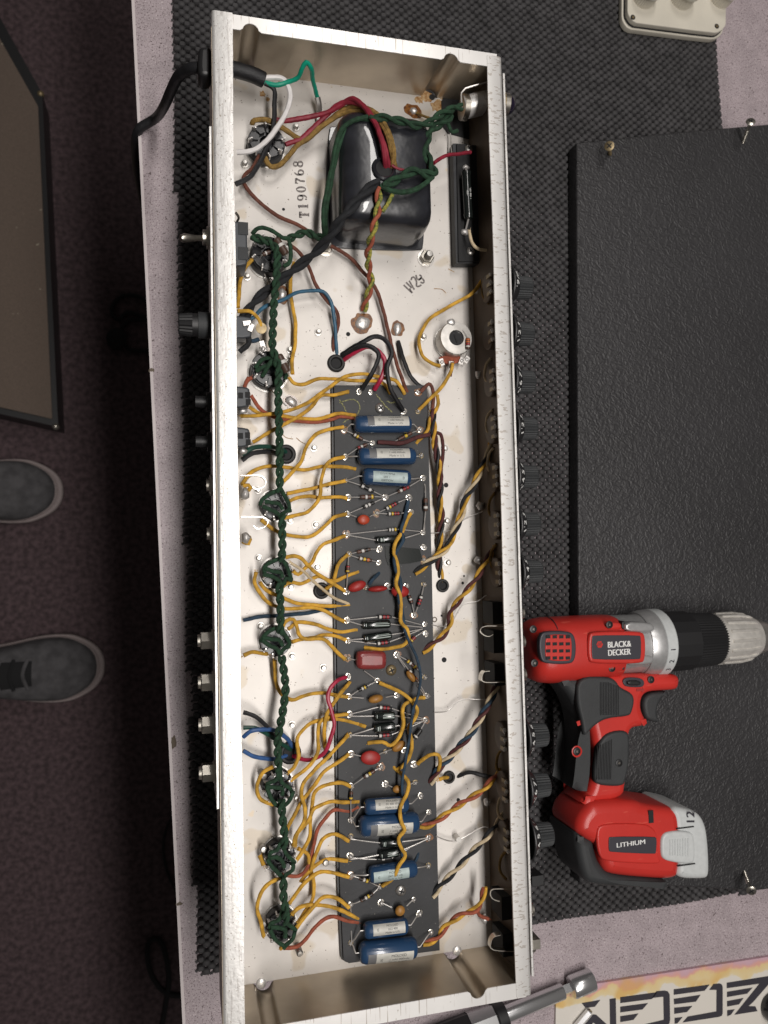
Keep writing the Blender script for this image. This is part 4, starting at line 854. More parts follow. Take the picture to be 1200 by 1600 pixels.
# ---------------------------------------------------------------- controls on the front wall
kn = [(450, ('10', '9', '')), (523, ('4', '3', '2', '1')), (597, ('8', '7', '6', '5')), (670, ('3', '2', '1')), (745, ('6', '5', '4', '3')), (819, ('3', '2', '1')), (893, ('5', '4', '3', '2')), (1148, ('6', '5', '4', '3')), (1226, ('7', '6', '5')), (1303, ('6', '5', '4', '3'))]
ZK = ZR-.0142
sk = MB(); sk.lathe((0, 0, 0), X1, [(0, .0140), (.0004, .0145), (.0010, .0146), (.0070, .0086), (.0072, .008)], PBK, n=40); SK = sk.mesh('skirt', Vector())
cp = MB(); cp.lathe((0, 0, 0), X1, [(.0066, .0084), (.0076, .0082), (.0172, .0076), (.0180, .0070), (.0181, .0001)], PGR, n=56, flute=1, fd=.0006); CP = cp.mesh('grip_cap', Vector(), ang=25)
for i, (ky, nums) in enumerate(kn):
    xx = 820+(ky-450)*0.041; yk = P(xx, ky, ZK).y; c = Vector((P([813, 815, 817, 820, 821, 824, 828, 837, 840, 845][i], ky, ZK+.008).x-.0072, yk, ZK))
    k = link('control_knob', None, amp, c); link('skirt', SK, k, c); link('grip_cap', CP, k, c)
    mb = MB(); 
    for j, t in enumerate(nums):
        a_ = math.radians(((len(nums)-1)/2-j)*27+(4 if i % 2 else -3))            # angle from the top towards +Y
        rad = Vector((0, math.sin(a_), math.cos(a_))); tan = Vector((0, math.cos(a_), -math.sin(a_)))
        upv = (rad-X1).normalized(); ctr = c+X1*.0040+rad*.0116
        ctr += (X1+rad).normalized()*.0002
        if t: text(mb, t, ctr, tan, upv, .0043, WTI, bold=.00022)
        a2_ = a_+math.radians(13.5); rad2 = Vector((0, math.sin(a2_), math.cos(a2_))); tan2 = Vector((0, math.cos(a2_), -math.sin(a2_)))
        p = c+X1*.0026+rad2*.0130; u2 = (rad2-X1).normalized()
        if j == 0 or j == len(nums)-1: text(mb, 'I', p+(X1+rad2).normalized()*.0002, tan2, u2, .0024, WTI)
    mb.build('numerals', k)
    # the potentiometer behind it, inside the front wall
    pb = MB(); bx_ = XR-.0018; pb.lathe((bx_, yk, ZR-.020), -X1, [(0, .0100), (.0058, .0100), (.0064, .0094)], SHD, n=24); po = pb.build('potentiometer', amp)
    for dz in (-.006, 0, .006):
        lb = MB(); lb.box((bx_-.0075, yk+dz, ZR-.012), (.0008, .0026, .008), BRS); lb.blob((bx_-.0075, yk+dz, ZR-.009), .0016, .0018, .0014, SLD, n=7, k=4, jit=.2); lb.build('lug', po)
for y0 in (430, 560, 640, 700, 770, 850, 1170, 1240, 1330):
    x_ = 757+(y0-430)*.03; wire([(x_+6, y0), (x_-2, y0+12), (x_-3, y0+30), (x_+7, y0+44)], OCH if y0 % 20 else CRE, (24, 20, 26), r=1.0)
for x, y in pts('746,455 748,585 750,790 761,1254 757,1436 747,875'):
    c = F(x, y, 6); mb = MB(); mb.blob(c, .0026, .003, .0026, SLD, n=10, k=6, jit=.25, half=False); mb.blob(c+Vector((.0012, .001, .001)), .0018, .0012, .0016, ZNC, n=8, k=5, jit=.25, half=False); mb.build('earth_lug', amp)
# jacks: nut outside, dark body and sprung contact inside
def hexn(c, d, r, L_, m): 
    mb = MB(); mb.lathe(c, d, [(0, r*1.15), (.0012, r*1.15), (.0013, r)], m, n=24); mb.lathe(c, d, [(.0012, r), (L_, r), (L_+.0005, r*.9)], m, n=6); mb.lathe(c, d, [(L_, r*.7), (L_+.0022, r*.68), (L_+.0022, r*.45), (L_, r*.45)], m, n=20, caps=(False, False)); return mb
for y in (957, 1002, 1053, 1418, 1475):
    yk = P(823+(y-1000)*.042, y, ZK).y; hexn(Vector((PX-.0004, yk, ZK)), X1, .0062, .0030, NIC).build('jack_nut', amp)
    mb = MB(); mb.box((XR-.0065, yk, ZK-.014), (.009, .015, .018), BKM); mb.build('jack_body', amp)
for s, w, hh in (('788,979 758,979 750,986 756,993 764,995 770,992', .0008, 36), ('792,1066 756,1066 752,1058 756,1050 764,1049', .005, 34), ('803,1390 771,1390 766,1399 771,1406 780,1409', .0008, 34), ('808,1487 770,1484 766,1474 771,1464 781,1461', .004, 32)):
    C = catmull(path(s, (hh, hh, hh)), .0012); mb = MB(); R = [[p+Vector((0, 0, -w)), p+Vector((0, 0, w*.2)), p+Vector((.0004, .0004, w*.2)), p+Vector((.0004, .0004, -w))] for p in C]; mb.rings(R, NIC); mb.build('jack_spring', amp)
for s, hh in (('376,744 405,744 414,751 413,760 406,764 399,765 394,761', 30), ('376,808 410,809 418,816 414,823 402,827 395,822', 28)):
    C = catmull(path(s, (hh, hh, hh)), .0012); mb = MB(); R = [[p+Vector((0, 0, -.004)), p+Vector((0, 0, .001)), p+Vector((.0004, .0005, .001)), p+Vector((.0004, .0005, -.004))] for p in C]; mb.rings(R, NIC); mb.build('jack_spring', amp)
for x, y in ((383, 772), (384, 840)):
    c = F(x, y, 16); mb = MB(); mb.blob(c, .003, .004, .004, SLD, n=10, k=6, jit=.2, half=False); mb.build('solder_joint', amp)
mb = MB(); mb.box(Vector((PX+.001, P(842, 1457, ZK).y, ZK+.004)), (.005, .006, .02), NIC); mb.build('panel_clip', amp)
mb = MB(); mb.box(Vector((PX+.004, P(846, 1362, ZK).y, ZK+.006)), (.008, .006, .012), PBK); mb.build('slide_switch', amp)

# ---------------------------------------------------------------- fittings on the rear wall
XO = XL-.0032; XN = Vector((-1, 0, 0)); ZB = ZR-.022
for y in (1000, 1065, 1131, 1206):
    yk = P(330, y, ZB).y; hexn(Vector((XO, yk, ZB)), XN, .0058, .0075, NIC).build('jack_nut', amp)
for y in (758, 834): hexn(Vector((XO, P(338, y, ZB).y, ZB)), XN, .0060, .0012, NIC).build('jack_nut', amp)
yk = P(310, 508, ZB).y; c = Vector((XO, yk, ZB)); mb = MB(); mb.lathe(c, XN, [(0, .0082), (.0074, .0082), (.0075, .007)], PGR, n=30); mb.lathe(c, XN, [(.0075, .0072), (.0110, .0072)], PBK, n=30); mb.lathe(c, XN, [(.0110, .0074), (.0188, .0066), (.0194, .006), (.0195, .0001)], PBK, n=40, flute=1, fd=.0006); mb.build('rear_knob', amp)
yk = P(328, 372, ZB).y; mb = MB(); c = Vector((XO, yk, ZB)); mb.lathe(c, XN, [(0, .0072), (.0015, .0072), (.0016, .005), (.004, .005), (.0042, .003)], NIC, n=20)
mb.tube([c, c+Vector((-.009, -.0025, .004)), c+Vector((-.0150, -.0042, .007)), c+Vector((-.0175, -.0049, .008))], [.0016, .002, .0029, .002], NIC, n=14); mb.build('toggle_switch', amp)
for y in (625, 688):
    c = Vector((XO, P(322, y, ZB).y, ZB-.006)); mb = MB(); mb.lathe(c, XN, [(0, .0062), (.0025, .0062), (.0025, .0038), (.0095, .0036), (.0095, .0016), (.005, .0015)], PBK, n=24, caps=(True, True)); mb.build('phono_socket', amp)
def rbox(poly, z0, z1, m, name, rnd=.0012, **kw):
    mb = MB(); slab(mb, pts(poly), z0, z1, rnd, m, zmap=z1, smooth=1); return mb.build(name, amp, **kw)
o = rbox('352,345 383,346 386,352 387,408 384,415 352,415', ZF+.012, ZF+.034, GRY, 'switch_body'); 
for y in (357, 396):
    mb = MB(); p = F(380, y, 34.2); mb.box(p, (.0062, .008, .0008), PGR); mb.build('rib', o)
mb = MB(); mb.tube(catmull(path('368,332 373,340 370,347', (36, 34, 30)), .001), .0008, NIC, n=6); mb.build('lug', o)
for y0, y1 in ((602, 638), (666, 700)):
    o = rbox(f'354,{y0} 386,{y0+2} 391,{y0+7} 391,{y1-8} 387,{y1-2} 354,{y1}', ZF+.010, ZF+.032, GRY, 'outlet_body', rnd=.0015)
    for x, y in ((376, (y0+y1)/2-2), (387, (y0+y1)/2-3), (388, (y0+y1)/2+8)):
        mb = MB(); mb.box(F(x, y, 32.2), (.003, .0036, .0006), BKM); mb.build('slot', o)
    mb = MB(); mb.blob(F(379, y1+4, 22), .0028, .002, .002, SLD, n=8, k=5, jit=.25); mb.build('lug', o)
o = rbox('350,492 390,494 394,500 394,522 390,528 350,528', ZF+.008, ZF+.020, GRY, 'bias_control')
for x, y, rr in ((386, 505, .2), (392, 512, 1.2)): 
    mb = MB(); mb.box(F(x, y, 21), (.005, .003, .0012), TIN, rr); mb.build('lug', o)
mb = MB(); mb.lathe(F(408, 513, 17), (0, -.1, 1), [(0, .0036), (.0009, .0036), (.001, .002)], BRS, n=20); mb.build('washer', o)
mb = MB(); mb.box(F(411, 541, 15), (.003, .007, .0008), TIN, .3); mb.blob(F(411, 545, 15.2), .0016, .002, .0014, SLD, n=8, k=4, jit=.2); mb.build('lug', o)

# ---------------------------------------------------------------- power cord (soldered in, so part of the amplifier)
zc = ZR-.020
def Z(s, z): return [P(x, y, zz) for (x, y), zz in zip(pts(s), z)]
C = catmull(Z('340,104 318,106 300,106 280,118 268,140 258,163 246,182 230,193 219,200 213,212 212,235 214,265 220,300 229,345 234,400', [zc, zc, zc-.003, zc-.016, zc-.036, zc-.060, .018, .0075, .004, -.004, -.03, -.08, -.15, -.25, -.36]), .003)
mb = MB(); mb.tube(C, .0036, BLK, n=12); cord = mb.build('power_cord', amp, label='thick black power cord leaving through the rear wall and dropping over the bench edge')
mb = MB(); slab(mb, pts('309,88 314,83 326,83 330,88 330,126 325,130 314,129 308,122'), zc-.009, zc+.008, .003, PBK, zmap=zc); mb.build('strain_relief', cord)
mb = MB(); C = catmull(Z('352,106 372,110 395,117 412,125', [zc, zc-.002, zc-.004, zc-.006]), .002); mb.tube(C, .0050, BLK, n=14); mb.build('cord_sleeve', cord)

# ---------------------------------------------------------------- vinyl covered panel with its screws
ZP = ZM+.016
pan = thing('vinyl_panel', P(1050, 800, ZM), 'large flat board covered in black pebbled vinyl, lying on the mat under the drill', 'panel')
mb = MB(); slab(mb, pts('901,223 1050,207 1290,186 1290,1380 1180,1392 1060,1386 960,1380 906,1380 903,800'), ZM+.0001, ZP, .0016, TLX, zmap=ZP, smooth=0); mb.build('board', pan, org=P(901, 223, ZM))
def longscrew(base, top, L_):
    a, b = base, top; d = (b-a).normalized(); Ln = (b-a).length; mb = MB(); prof = [(-.004, .0011)]
    k = 0.0
    while k < Ln*.62: prof += [(k, .0017), (k+.0006, .0012)]; k += .0012
    prof += [(Ln*.64, .0015), (Ln-.0022, .0016), (Ln-.0004, .0042), (Ln, .0042), (Ln+.0006, .0026)]
    mb.lathe(a, d, prof, BRS if L_ else NIC, n=16); x = d.orthogonal().normalized(); y = d.cross(x)
    for u in (x, y):
        v = d.cross(u); q = b+d*.0007; w = .0005; mb.rings([[q+u*.0026+v*w, q+u*.0026-v*w, q-u*.0026-v*w, q-u*.0026+v*w], [q+u*.0024+v*w+d*.0001, q+u*.0024-v*w+d*.0001, q-u*.0024-v*w+d*.0001, q-u*.0024+v*w+d*.0001]], BKM)
    mb.build('screw', pan)
longscrew(P(953, 241, ZP), P(952, 228, ZP+.016), True); longscrew(P(1161, 222, ZP), P(1173, 190, ZP+.022), False); longscrew(P(1163, 1363, ZP), P(1174, 1392, ZP+.020), False)

# ---------------------------------------------------------------- cordless drill lying on its side
ZD = ZP+.0275
dr = thing('cordless_drill', P(960, 1150, ZP), 'red and black cordless drill lying on its side on the black vinyl panel', 'drill')
ax = P(880, 1012, ZD); ax.z = ZD
def dx(px, y=1010): return P(px, y, ZD).x
def ring(x0, prof, m, name, n=40, ang=30, caps=(True, True), flute=0, fd=0, ry=1.0, parent=None, c=None):
    mb = MB(); o0 = Vector((0, ax.y, ZD)); mb.lathe(o0, X1, prof, m, n=n, caps=caps, flute=flute, fd=fd)
    for v in mb.v: v.y = ax.y+(v.y-ax.y)*ry
    return mb.build(name, parent or dr, ang=ang, **(dict()))
RH = .0252
mb = MB(); R = []
for px, k in ((821, .55), (823, .74), (828, .88), (836, .96), (850, 1.0), (900, 1.0), (930, 1.0), (950, .985), (954, .95), (954, .8)):
    x = dx(px); r = RH*k; R.append([Vector((x, ax.y-.0008+r*1.02*np.sign(math.cos(t))*abs(math.cos(t))**.72, ZD+r*np.sign(math.sin(t))*abs(math.sin(t))**.78)) for t in np.linspace(0, 2*math.pi, 48, endpoint=False)])
mb.rings([r[::-1] for r in R], PRD); hous = mb.build('motor_housing', dr, ang=50)
ZT = ZD+RH                                            # top of the housing
for px in (853, 905):
    x = dx(px); mb = MB(); mb.tube([Vector((x, ax.y+RH*1.018*np.sign(math.cos(t))*abs(math.cos(t))**.72, ZD+RH*1.002*abs(math.sin(t))**.78)) for t in (np.linspace(.02, .95, 10) if px == 853 else np.linspace(2.3, 3.1, 10))], .00035, BDG, n=5); mb.build('seam_line', hous)
# vent: dark frame, red grille bars over dark slots
mb = MB(); slab(mb, pts('843,993 850,986 889,986 897,993 900,1010 898,1031 890,1038 851,1037 844,1030 841,1010'), ZT-.004, ZT+.0012, .0012, BDG, zmap=ZT, smooth=2); mb.build('vent_frame', hous)
mb = MB(); slab(mb, pts('851,995 856,991 886,991 892,997 892,1028 887,1033 856,1032 850,1027'), ZT-.002, ZT+.0018, .0008, PRD, zmap=ZT, smooth=2); gr_ = mb.build('vent_grille', hous)
mb = MB()
for i in range(4):
    for j in range(4): mb.box(P(856.5+i*10.2, 995+j*11.0, ZT+.0018), (.0036, .0024, .0006), BKM)
mb.build('vent_slots', hous)
mb = MB(); slab(mb, pts('925,986 1000,986 1007,993 1007,1030 1000,1037 925,1037 917,1030 917,993'), ZD+.006, ZT+.0022, .0018, PRD, zmap=ZT, smooth=2); bf = mb.build('badge_frame', dr)
mb = MB(); slab(mb, pts('926,992 996,992 999,995 999,1027 996,1030 926,1030 922,1027 922,995'), ZT+.0015, ZT+.0026, .0004, BDG, zmap=ZT, smooth=1)
yv = Vector((0, 1, 0)); zt_ = ZT+.0028
text(mb, 'BLACK&', P(968, 1006.5, zt_), X1, yv, .0046, WTI, width=.0200, bold=.00022); text(mb, 'DECKER', P(968, 1019, zt_), X1, yv, .0046, WTI, width=.0195, bold=.00022)
c = P(937, 1007, zt_); q = [(c.x+.0028*math.cos(t), c.y+.0028*math.sin(t)) for t in np.arange(6)*math.pi/3]; mb.prism(q, zt_-.0001, zt_, PRD)
for k in range(4): mb.box(c+Vector((.0001-.0016+k*.0009, .0003, .00005)), (.00025, .0034, .0001), BDG, -.6)
mb.build('name_badge', bf)
# silver gear case with stepped lands
def lz(px): return P(px, 1005, ZD+.021).x
ring(0, [(lz(966), .0232), (lz(974), .0240), (lz(1012), .0238), (lz(1022), .0250), (lz(1030), .0262)], PSV, 'gear_case')
for yy in (-1, 1):
    mb = MB(); slab(mb, [(972, 1005+yy*34), (1010, 1005+yy*33), (1018, 1005+yy*28), (1018, 1005+yy*20), (1008, 1005+yy*17), (972, 1005+yy*18)], ZD+.008, ZT-.0005 if yy < 0 else ZT-.001, .002, PSV, smooth=1, zmap=ZD+.02); mb.build('case_land', dr)
    mb = MB(); slab(mb, [(950, 1008+yy*36), (966, 1008+yy*36), (970, 1008+yy*32), (970, 1008+yy*25), (950, 1008+yy*24)], ZD+.004, ZT-.003, .002, PRD, smooth=1, zmap=ZD+.02); mb.build('screw_boss', dr)
    mb = MB(); slab(mb, [(969, 1008+yy*38), (974, 1008+yy*38), (974, 1008+yy*25), (969, 1008+yy*25)], ZD+.004, ZT-.0025, .001, PBK, smooth=1, zmap=ZD+.02); mb.build('rubber_seal', dr)
ring(0, [(lz(1016), .0255), (lz(1024), .0270), (lz(1034), .0275), (lz(1036), .0275)], PSV, 'collar')
col = ring(0, [(lz(1036), .0270), (lz(1037), .0277), (lz(1051), .0277), (lz(1053), .0270)], PLG, 'speed_collar')
mb = MB()
for t, py in (('1', 1014), ('2', 1033), ('3', 1047)):
    p = P(1051, py, ZD+.024); yy = max(-.0262, min(.0262, p.y-ax.y)); a_ = math.asin(yy/.0278); rad = Vector((0, math.sin(a_), math.cos(a_))); tan = Vector((0, math.cos(a_), -math.sin(a_)))
    text(mb, t, Vector((lz(1044), ax.y, ZD))+rad*.0279, tan, -X1, .0042, BDG, bold=.0001)
mb.build('numerals', col)
ring(0, [(lz(1051), .0235), (lz(1052), .0250), (lz(1095), .0247), (lz(1097), .0235)], PBK, 'clutch_ring', n=16, ang=15)
ring(0, [(lz(1093), .0225), (lz(1095), .0232), (lz(1136), .0220), (lz(1141), .0212)], PBK, 'chuck_sleeve', n=120, flute=1, fd=.0007, ang=20)
ck = ring(0, [(lz(1134), .0202), (lz(1140), .0210), (lz(1174), .0207), (lz(1194), .0186), (lz(1203), .0165)], CHM, 'chuck')
for k in range(16):
    a_ = 2*math.pi*k/16; rad = Vector((0, math.sin(a_), math.cos(a_))); c0 = Vector((0, ax.y, ZD))
    mb = MB(); mb.tube([c0+X1*lz(1146)+rad*.0206, c0+X1*lz(1172)+rad*.0208, c0+X1*lz(1190)+rad*.0194, c0+X1*lz(1196)+rad*.0180], [.0014, .0014, .0012, .0006], CHM, n=8); mb.build('rib', ck)
ring(0, [(lz(1199), .0155), (lz(1214), .0148), (lz(1226), .0110), (lz(1232), .0080)], ZNC, 'chuck_nose')
for k in range(3):
    a_ = 2*math.pi*k/3+.5; rad = Vector((0, math.sin(a_), math.cos(a_))); mb = MB(); c0 = Vector((0, ax.y, ZD)); mb.tube([c0+X1*lz(1202)+rad*.004, c0+X1*lz(1223)+rad*.0022], [.002, .0014], ZNC, n=6); mb.build('jaw', ck)
# handle
hz0, hz1 = ZD-.0180, ZD+.0180
mb = MB(); slab(mb, pts('905,1050 1040,1050 1057,1056 1058,1074 1052,1078 1030,1079 1010,1081 1003,1090 1002,1106 1007,1120 1015,1131 1006,1135 984,1138 984,1160 983,1200 978,1220 972,1248 900,1252 896,1244 905,1225 909,1190 911,1160 900,1110 885,1070'), hz0, hz1, .006, PRD, sil=(ZD-.004, hz1-.002)); hand = mb.build('handle', dr, ang=60)
mb = MB(); slab(mb, pts('858,1052 925,1056 932,1075 935,1110 918,1140 912,1165 908,1205 903,1228 896,1234 891,1228 893,1195 892,1140 887,1108 876,1082 862,1066'), ZD-.017, ZD+.0165, .007, PGR, sil=(ZD-.002, ZD+.014)); mb.build('back_grip', hand, ang=60)
mb = MB(); slab(mb, pts('902,1057 950,1057 962,1063 968,1074 988,1083 991,1096 987,1112 983,1119 948,1122 930,1132 917,1146 911,1150 909,1130 900,1095'), hz1-.004, hz1+.0026, .0022, PGR, zmap=hz1+.001); ug = mb.build('upper_grip', hand, ang=50)
mb = MB()
for k in range(12): x = 938+k*2.55; mb.tube([P(x, 1066+max(0, (k-5))*1.1, hz1+.0027), P(x, 1117, hz1+.0027)], .00032, PBK, n=5)
mb.build('grip_grooves', ug)
mb = MB(); slab(mb, pts('948,1144 981,1140 983,1160 982,1195 977,1218 973,1229 932,1227 927,1216 930,1185 933,1164'), hz1-.004, hz1+.0026, .0022, PGR, zmap=hz1+.001); lg_ = mb.build('lower_grip', hand, ang=50)
mb = MB()
for k in range(10): x = 934+k*2.4; mb.tube([P(x, 1166-k*1.2, hz1+.0027), P(x-1.5, 1218, hz1+.0027)], .00032, PBK, n=5)
mb.build('grip_grooves', lg_)
mb = MB(); slab(mb, pts('1004,1084 1046,1079 1040,1086 1032,1095 1027,1109 1028,1120 1033,1129 1020,1129 1006,1121'), ZD-.013, ZD+.013, .003, PGR, zmap=ZD+.012); mb.build('trigger', dr, ang=50)
mb = MB(); slab(mb, pts('972,1062 980,1058 1000,1059 1006,1064 1005,1072 998,1074 978,1073 973,1069'), hz1-.001, hz1+.0012, .0006, BDG, zmap=hz1); mb.build('switch_recess', hand)
mb = MB(); slab(mb, pts('979,1063 1000,1063 1001,1071 980,1071'), hz1, hz1+.0034, .0012, PBK, zmap=hz1+.002, smooth=1); mb.build('direction_switch', dr)
mb = MB(); mb.prism([P(x, y, hz1).xy for x, y in pts('994,1076 1003,1076 1003,1074 1007,1078 1003,1082 1003,1080 994,1080')], hz1, hz1+.0005, DRD); mb.build('direction_arrow', hand)
for px, py, zz, m_ in ((833, 983, ZT-.0052, PBK), (835, 1036, ZT-.0052, PBK), (952, 976, ZT-.0025, PBK), (956, 1044, ZT-.0025, PBK), (1017, 1062, hz1+.0002, PBK), (967, 1192, hz1+.0026, PBK), (901, 1174, ZD+.0165, PBK)):
    c = P(px, py, zz); mb = MB(); mb.lathe(c, (0, 0, 1), [(0, .0030), (.0006, .0029), (.0008, .0019), (.0003, .0017)], m_, n=16); mb.box(c+Vector((0, 0, .0006)), (.002, .0006, .0003), NIC, .6); mb.box(c+Vector((0, 0, .0007)), (.002, .0006, .0003), NIC, 2.2); mb.build('housing_screw', dr)
c = P(901, 1174, ZD+.0165); mb = MB(); mb.lathe(c, (0, 0, 1), [(-.0005, .0044), (.0006, .0044), (.0008, .0038), (.0003, .0032)], PRD, n=20, caps=(False, False)); mb.build('boss_ring', hand)
mb = MB(); c = P(906, 1129, ZD+.0165); mb.box(c, (.0055, .0035, .001), PRD, .3); mb.build('side_tab', hand)
# battery foot
bz0, bz1 = ZP+.0003, ZD+.0245
mb = MB(); slab(mb, pts('905,1238 972,1238 985,1246 1030,1254 1050,1260 1060,1290 1060,1366 1050,1372 1030,1371 945,1361 927,1348 918,1310 895,1298 879,1285 881,1262 893,1246'), bz0+.002, bz1, .008, PRD, sil=(ZD-.004, ZD+.021)); bat = mb.build('battery_housing', dr, ang=60)
mb = MB(); slab(mb, pts('877,1283 896,1296 916,1306 921,1322 926,1342 940,1357 1030,1365 1035,1380 1034,1386 967,1382 918,1376 897,1364 885,1330'), bz0, bz1-.003, .006, PGR, sil=(ZD-.006, ZD+.018)); mb.build('base_bumper', bat, ang=60)
mb = MB(); slab(mb, pts('938,1286 1005,1286 1018,1292 1026,1302 1027,1336 1032,1346 1024,1350 945,1346 934,1336 930,1300'), bz1-.003, bz1+.0014, .0014, PRD, zmap=bz1); mb.build('raised_panel', bat, ang=50)
mb = MB(); slab(mb, pts('951,1306 1021,1306 1024,1309 1023,1331 1020,1333 952,1330 949,1327 949,1309'), bz1+.001, bz1+.0022, .0004, BDG, zmap=bz1, smooth=1)
text(mb, 'LITHIUM', P(986, 1318, bz1+.0024), X1, yv, .0034, WTI, width=.0245, bold=.00015); mb.build('type_badge', bat)
mb = MB(); slab(mb, pts('1047,1259 1075,1264 1092,1270 1103,1288 1107,1316 1109,1360 1106,1371 1100,1374 1056,1373 1058,1350 1055,1320 1054,1290'), bz0+.003, bz1-.0005, .005, PLG, sil=(ZD+.022, ZD+.022)); clip = mb.build('battery_clip', dr, ang=60)
mb = MB(); slab(mb, pts('1032,1302 1053,1297 1078,1299 1083,1306 1085,1340 1080,1350 1052,1347 1034,1342 1031,1330'), bz1-.004, bz1+.002, .002, PLG, zmap=bz1); rb_ = mb.build('release_button', clip, ang=50)
mb = MB()
for k in range(8): x = 1047+k*4.0; mb.tube([P(x, 1312-k*.3, bz1+.0021), P(x, 1336+k*.3, bz1+.0021)], .0005, PLG, n=6)
mb.build('finger_ribs', rb_)
mb = MB(); up12 = (P(1060, 1270, bz1)-P(1090, 1270, bz1)).normalized(); rt = (P(1080, 1250, bz1)-P(1080, 1290, bz1)).normalized()
text(mb, '12', P(1079, 1276, bz1-.0002), rt, up12, .0072, BDG, width=.0085, bold=.0002); mb.build('voltage_mark', clip)
mb = MB(); mb.box(P(1017, 1276, bz1+.0001), (.0042, .0095, .0008), BKM); mb.build('recess_slot', bat)
for x, y in ((1070, 1293), (1072, 1351)):
    mb = MB(); mb.box(P(x, y, bz1-.0001), (.016, .0007, .0014), BKM); mb.build('clip_gap', clip)

# ---------------------------------------------------------------- ivory control plate with three knobs, top right
ivp = thing('control_plate', P(1053, 20, ZM), 'ivory plastic plate with three ribbed knobs at the top right edge of the mat', 'control box')
for i_, (z0, z1, m, nm, g) in enumerate(((ZM, ZM+.006, IVR, 'plate_base', 0), (ZM+.006, ZM+.0072, BKM, 'gasket', 2.2), (ZM+.0072, ZM+.0125, IVR, 'plate_top', 3))):
    mb = MB(); slab(mb, [(976+g, -120), (973+g, 20), (975+g, 32-g), (984+g, 43-g), (1000, 45-g), (1110, 59-g), (1122-g, 58-g), (1131-g, 50-g), (1133-g, 40), (1133-g, -100)], z0, z1, .0008, m, zmap=ZM+.008, smooth=1); mb.build(nm, ivp)
for x, y, mm in ((1010, -8, IVW), (1069, -6, IVR), (1130, -8, IVW)):
    c = P(x-5, y+4, ZM+.0125); mb = MB(); mb.lathe(c, (0, 0, 1), [(0, .0115), (.013, .0108)], IVR, n=64, flute=1, fd=.0006); mb.lathe(c, (0, 0, 1), [(.013, .0125), (.0165, .0125), (.0175, .0118), (.0175, .0085), (.0165, .008)], mm, n=40)
    mb.box(c+Vector((0, 0, .0178)), (.003, .016, .0035), mm, .5+x); mb.build('ribbed_knob', ivp)
for x, y in ((989, 27), (1120, 41)):
    c = P(x, y, ZM+.0126); mb = MB(); mb.lathe(c, (0, 0, 1), [(0, .0024), (.0001, .0024)], BKM, n=18); mb.lathe(c, (0, 0, 1), [(.0001, .0014), (.0005, .0012)], BRS, n=12); mb.build('screw', ivp)

# ---------------------------------------------------------------- socket wrench at the bottom edge
zw = .0095
wr = thing('socket_wrench', P(820, 1570, 0), 'chrome socket driver with a black handle lying across the bottom edge', 'wrench')
S0 = P(925, 1530, zw); S1 = P(786, 1587, zw); wd = (S1-S0).normalized()
def wp(t): return S0+wd*t
mb = MB(); mb.lathe(S0, wd, [(.0, .0050), (.0, .0086), (.0006, .0090), (.0185, .0090), (.0200, .0082), (.0206, .0050)], CHR, n=28, caps=(True, True)); mb.build('socket', wr)
mb = MB(); c = wp(.024); d = wd
mb.lathe(S0, wd, [(.0195, .0044), (.0285, .0044)], CHR, n=4); mb.build('square_drive', wr)
mb = MB(); L1 = (S1-S0).length; mb.lathe(S0, wd, [(.0275, .0056), (.0285, .0062), (L1, .0064)], CHR, n=28); mb.build('shaft', wr)
mb = MB(); mb.lathe(S0, wd, [(L1-.002, .0112), (L1+.006, .0122), (L1+.007, .0116)], PBK, n=28); mb.build('end_ring', wr)
mb = MB(); mb.lathe(S0, wd, [(L1+.006, .0108), (L1+.03, .0122), (L1+.05, .0125), (L1+.12, .0115), (L1+.125, .009)], PBK, n=8); mb.build('grip', wr, ang=20)
mb = MB(); mb.lathe(S0, wd, [(L1+.0075, .0113), (L1+.029, .0127)], CHR, n=8, caps=(False, False)); mb.build('chrome_facets', wr, ang=20)

# ---------------------------------------------------------------- painted sign with slashed letters
sg0 = P(869, 1547, .003); sg1 = P(1200, 1498, .003); sx_ = (sg1-sg0).normalized(); sa = math.atan2(sx_.y, sx_.x)
SGN = mat('painted_card', (0.70, 0.66, 0.60), 0.5, var=0.03)
n_ = SGN.node_tree.nodes; l_ = SGN.node_tree.links; b_ = n_['Principled BSDF']
tc = n_.new('ShaderNodeTexCoord'); sp = n_.new('ShaderNodeSeparateXYZ'); l_.new(tc.outputs['Object'], sp.inputs[0])
nz = n_.new('ShaderNodeTexNoise'); nz.inputs['Scale'].default_value = 45; nz.inputs['Detail'].default_value = 3; l_.new(tc.outputs['Object'], nz.inputs['Vector'])
ad = n_.new('ShaderNodeMath'); ad.operation = 'MULTIPLY_ADD'; ad.inputs[1].default_value = 0.030; l_.new(nz.outputs[0], ad.inputs[0]); l_.new(sp.outputs['Y'], ad.inputs[2])
mr = n_.new('ShaderNodeMapRange'); mr.inputs[1].default_value = -0.008; mr.inputs[2].default_value = 0.018; l_.new(ad.outputs[0], mr.inputs[0])
cr = n_.new('ShaderNodeValToRGB'); e_ = cr.color_ramp.elements; e_[0].position = 0; e_[0].color = (.70, .66, .60, 1); e_[1].position = 1.0; e_[1].color = (.58, .38, .44, 1)
for ps, cc in ((.36, (.70, .66, .60, 1)), (.42, (.72, .60, .36, 1)), (.66, (.72, .55, .28, 1)), (.76, (.68, .36, .30, 1)), (.88, (.58, .36, .40, 1))): q = e_.new(ps); q.color = cc
l_.new(mr.outputs[0], cr.inputs[0])
nx_ = n_.new('ShaderNodeTexNoise'); nx_.inputs['Scale'].default_value = 22; l_.new(tc.outputs['Object'], nx_.inputs['Vector'])
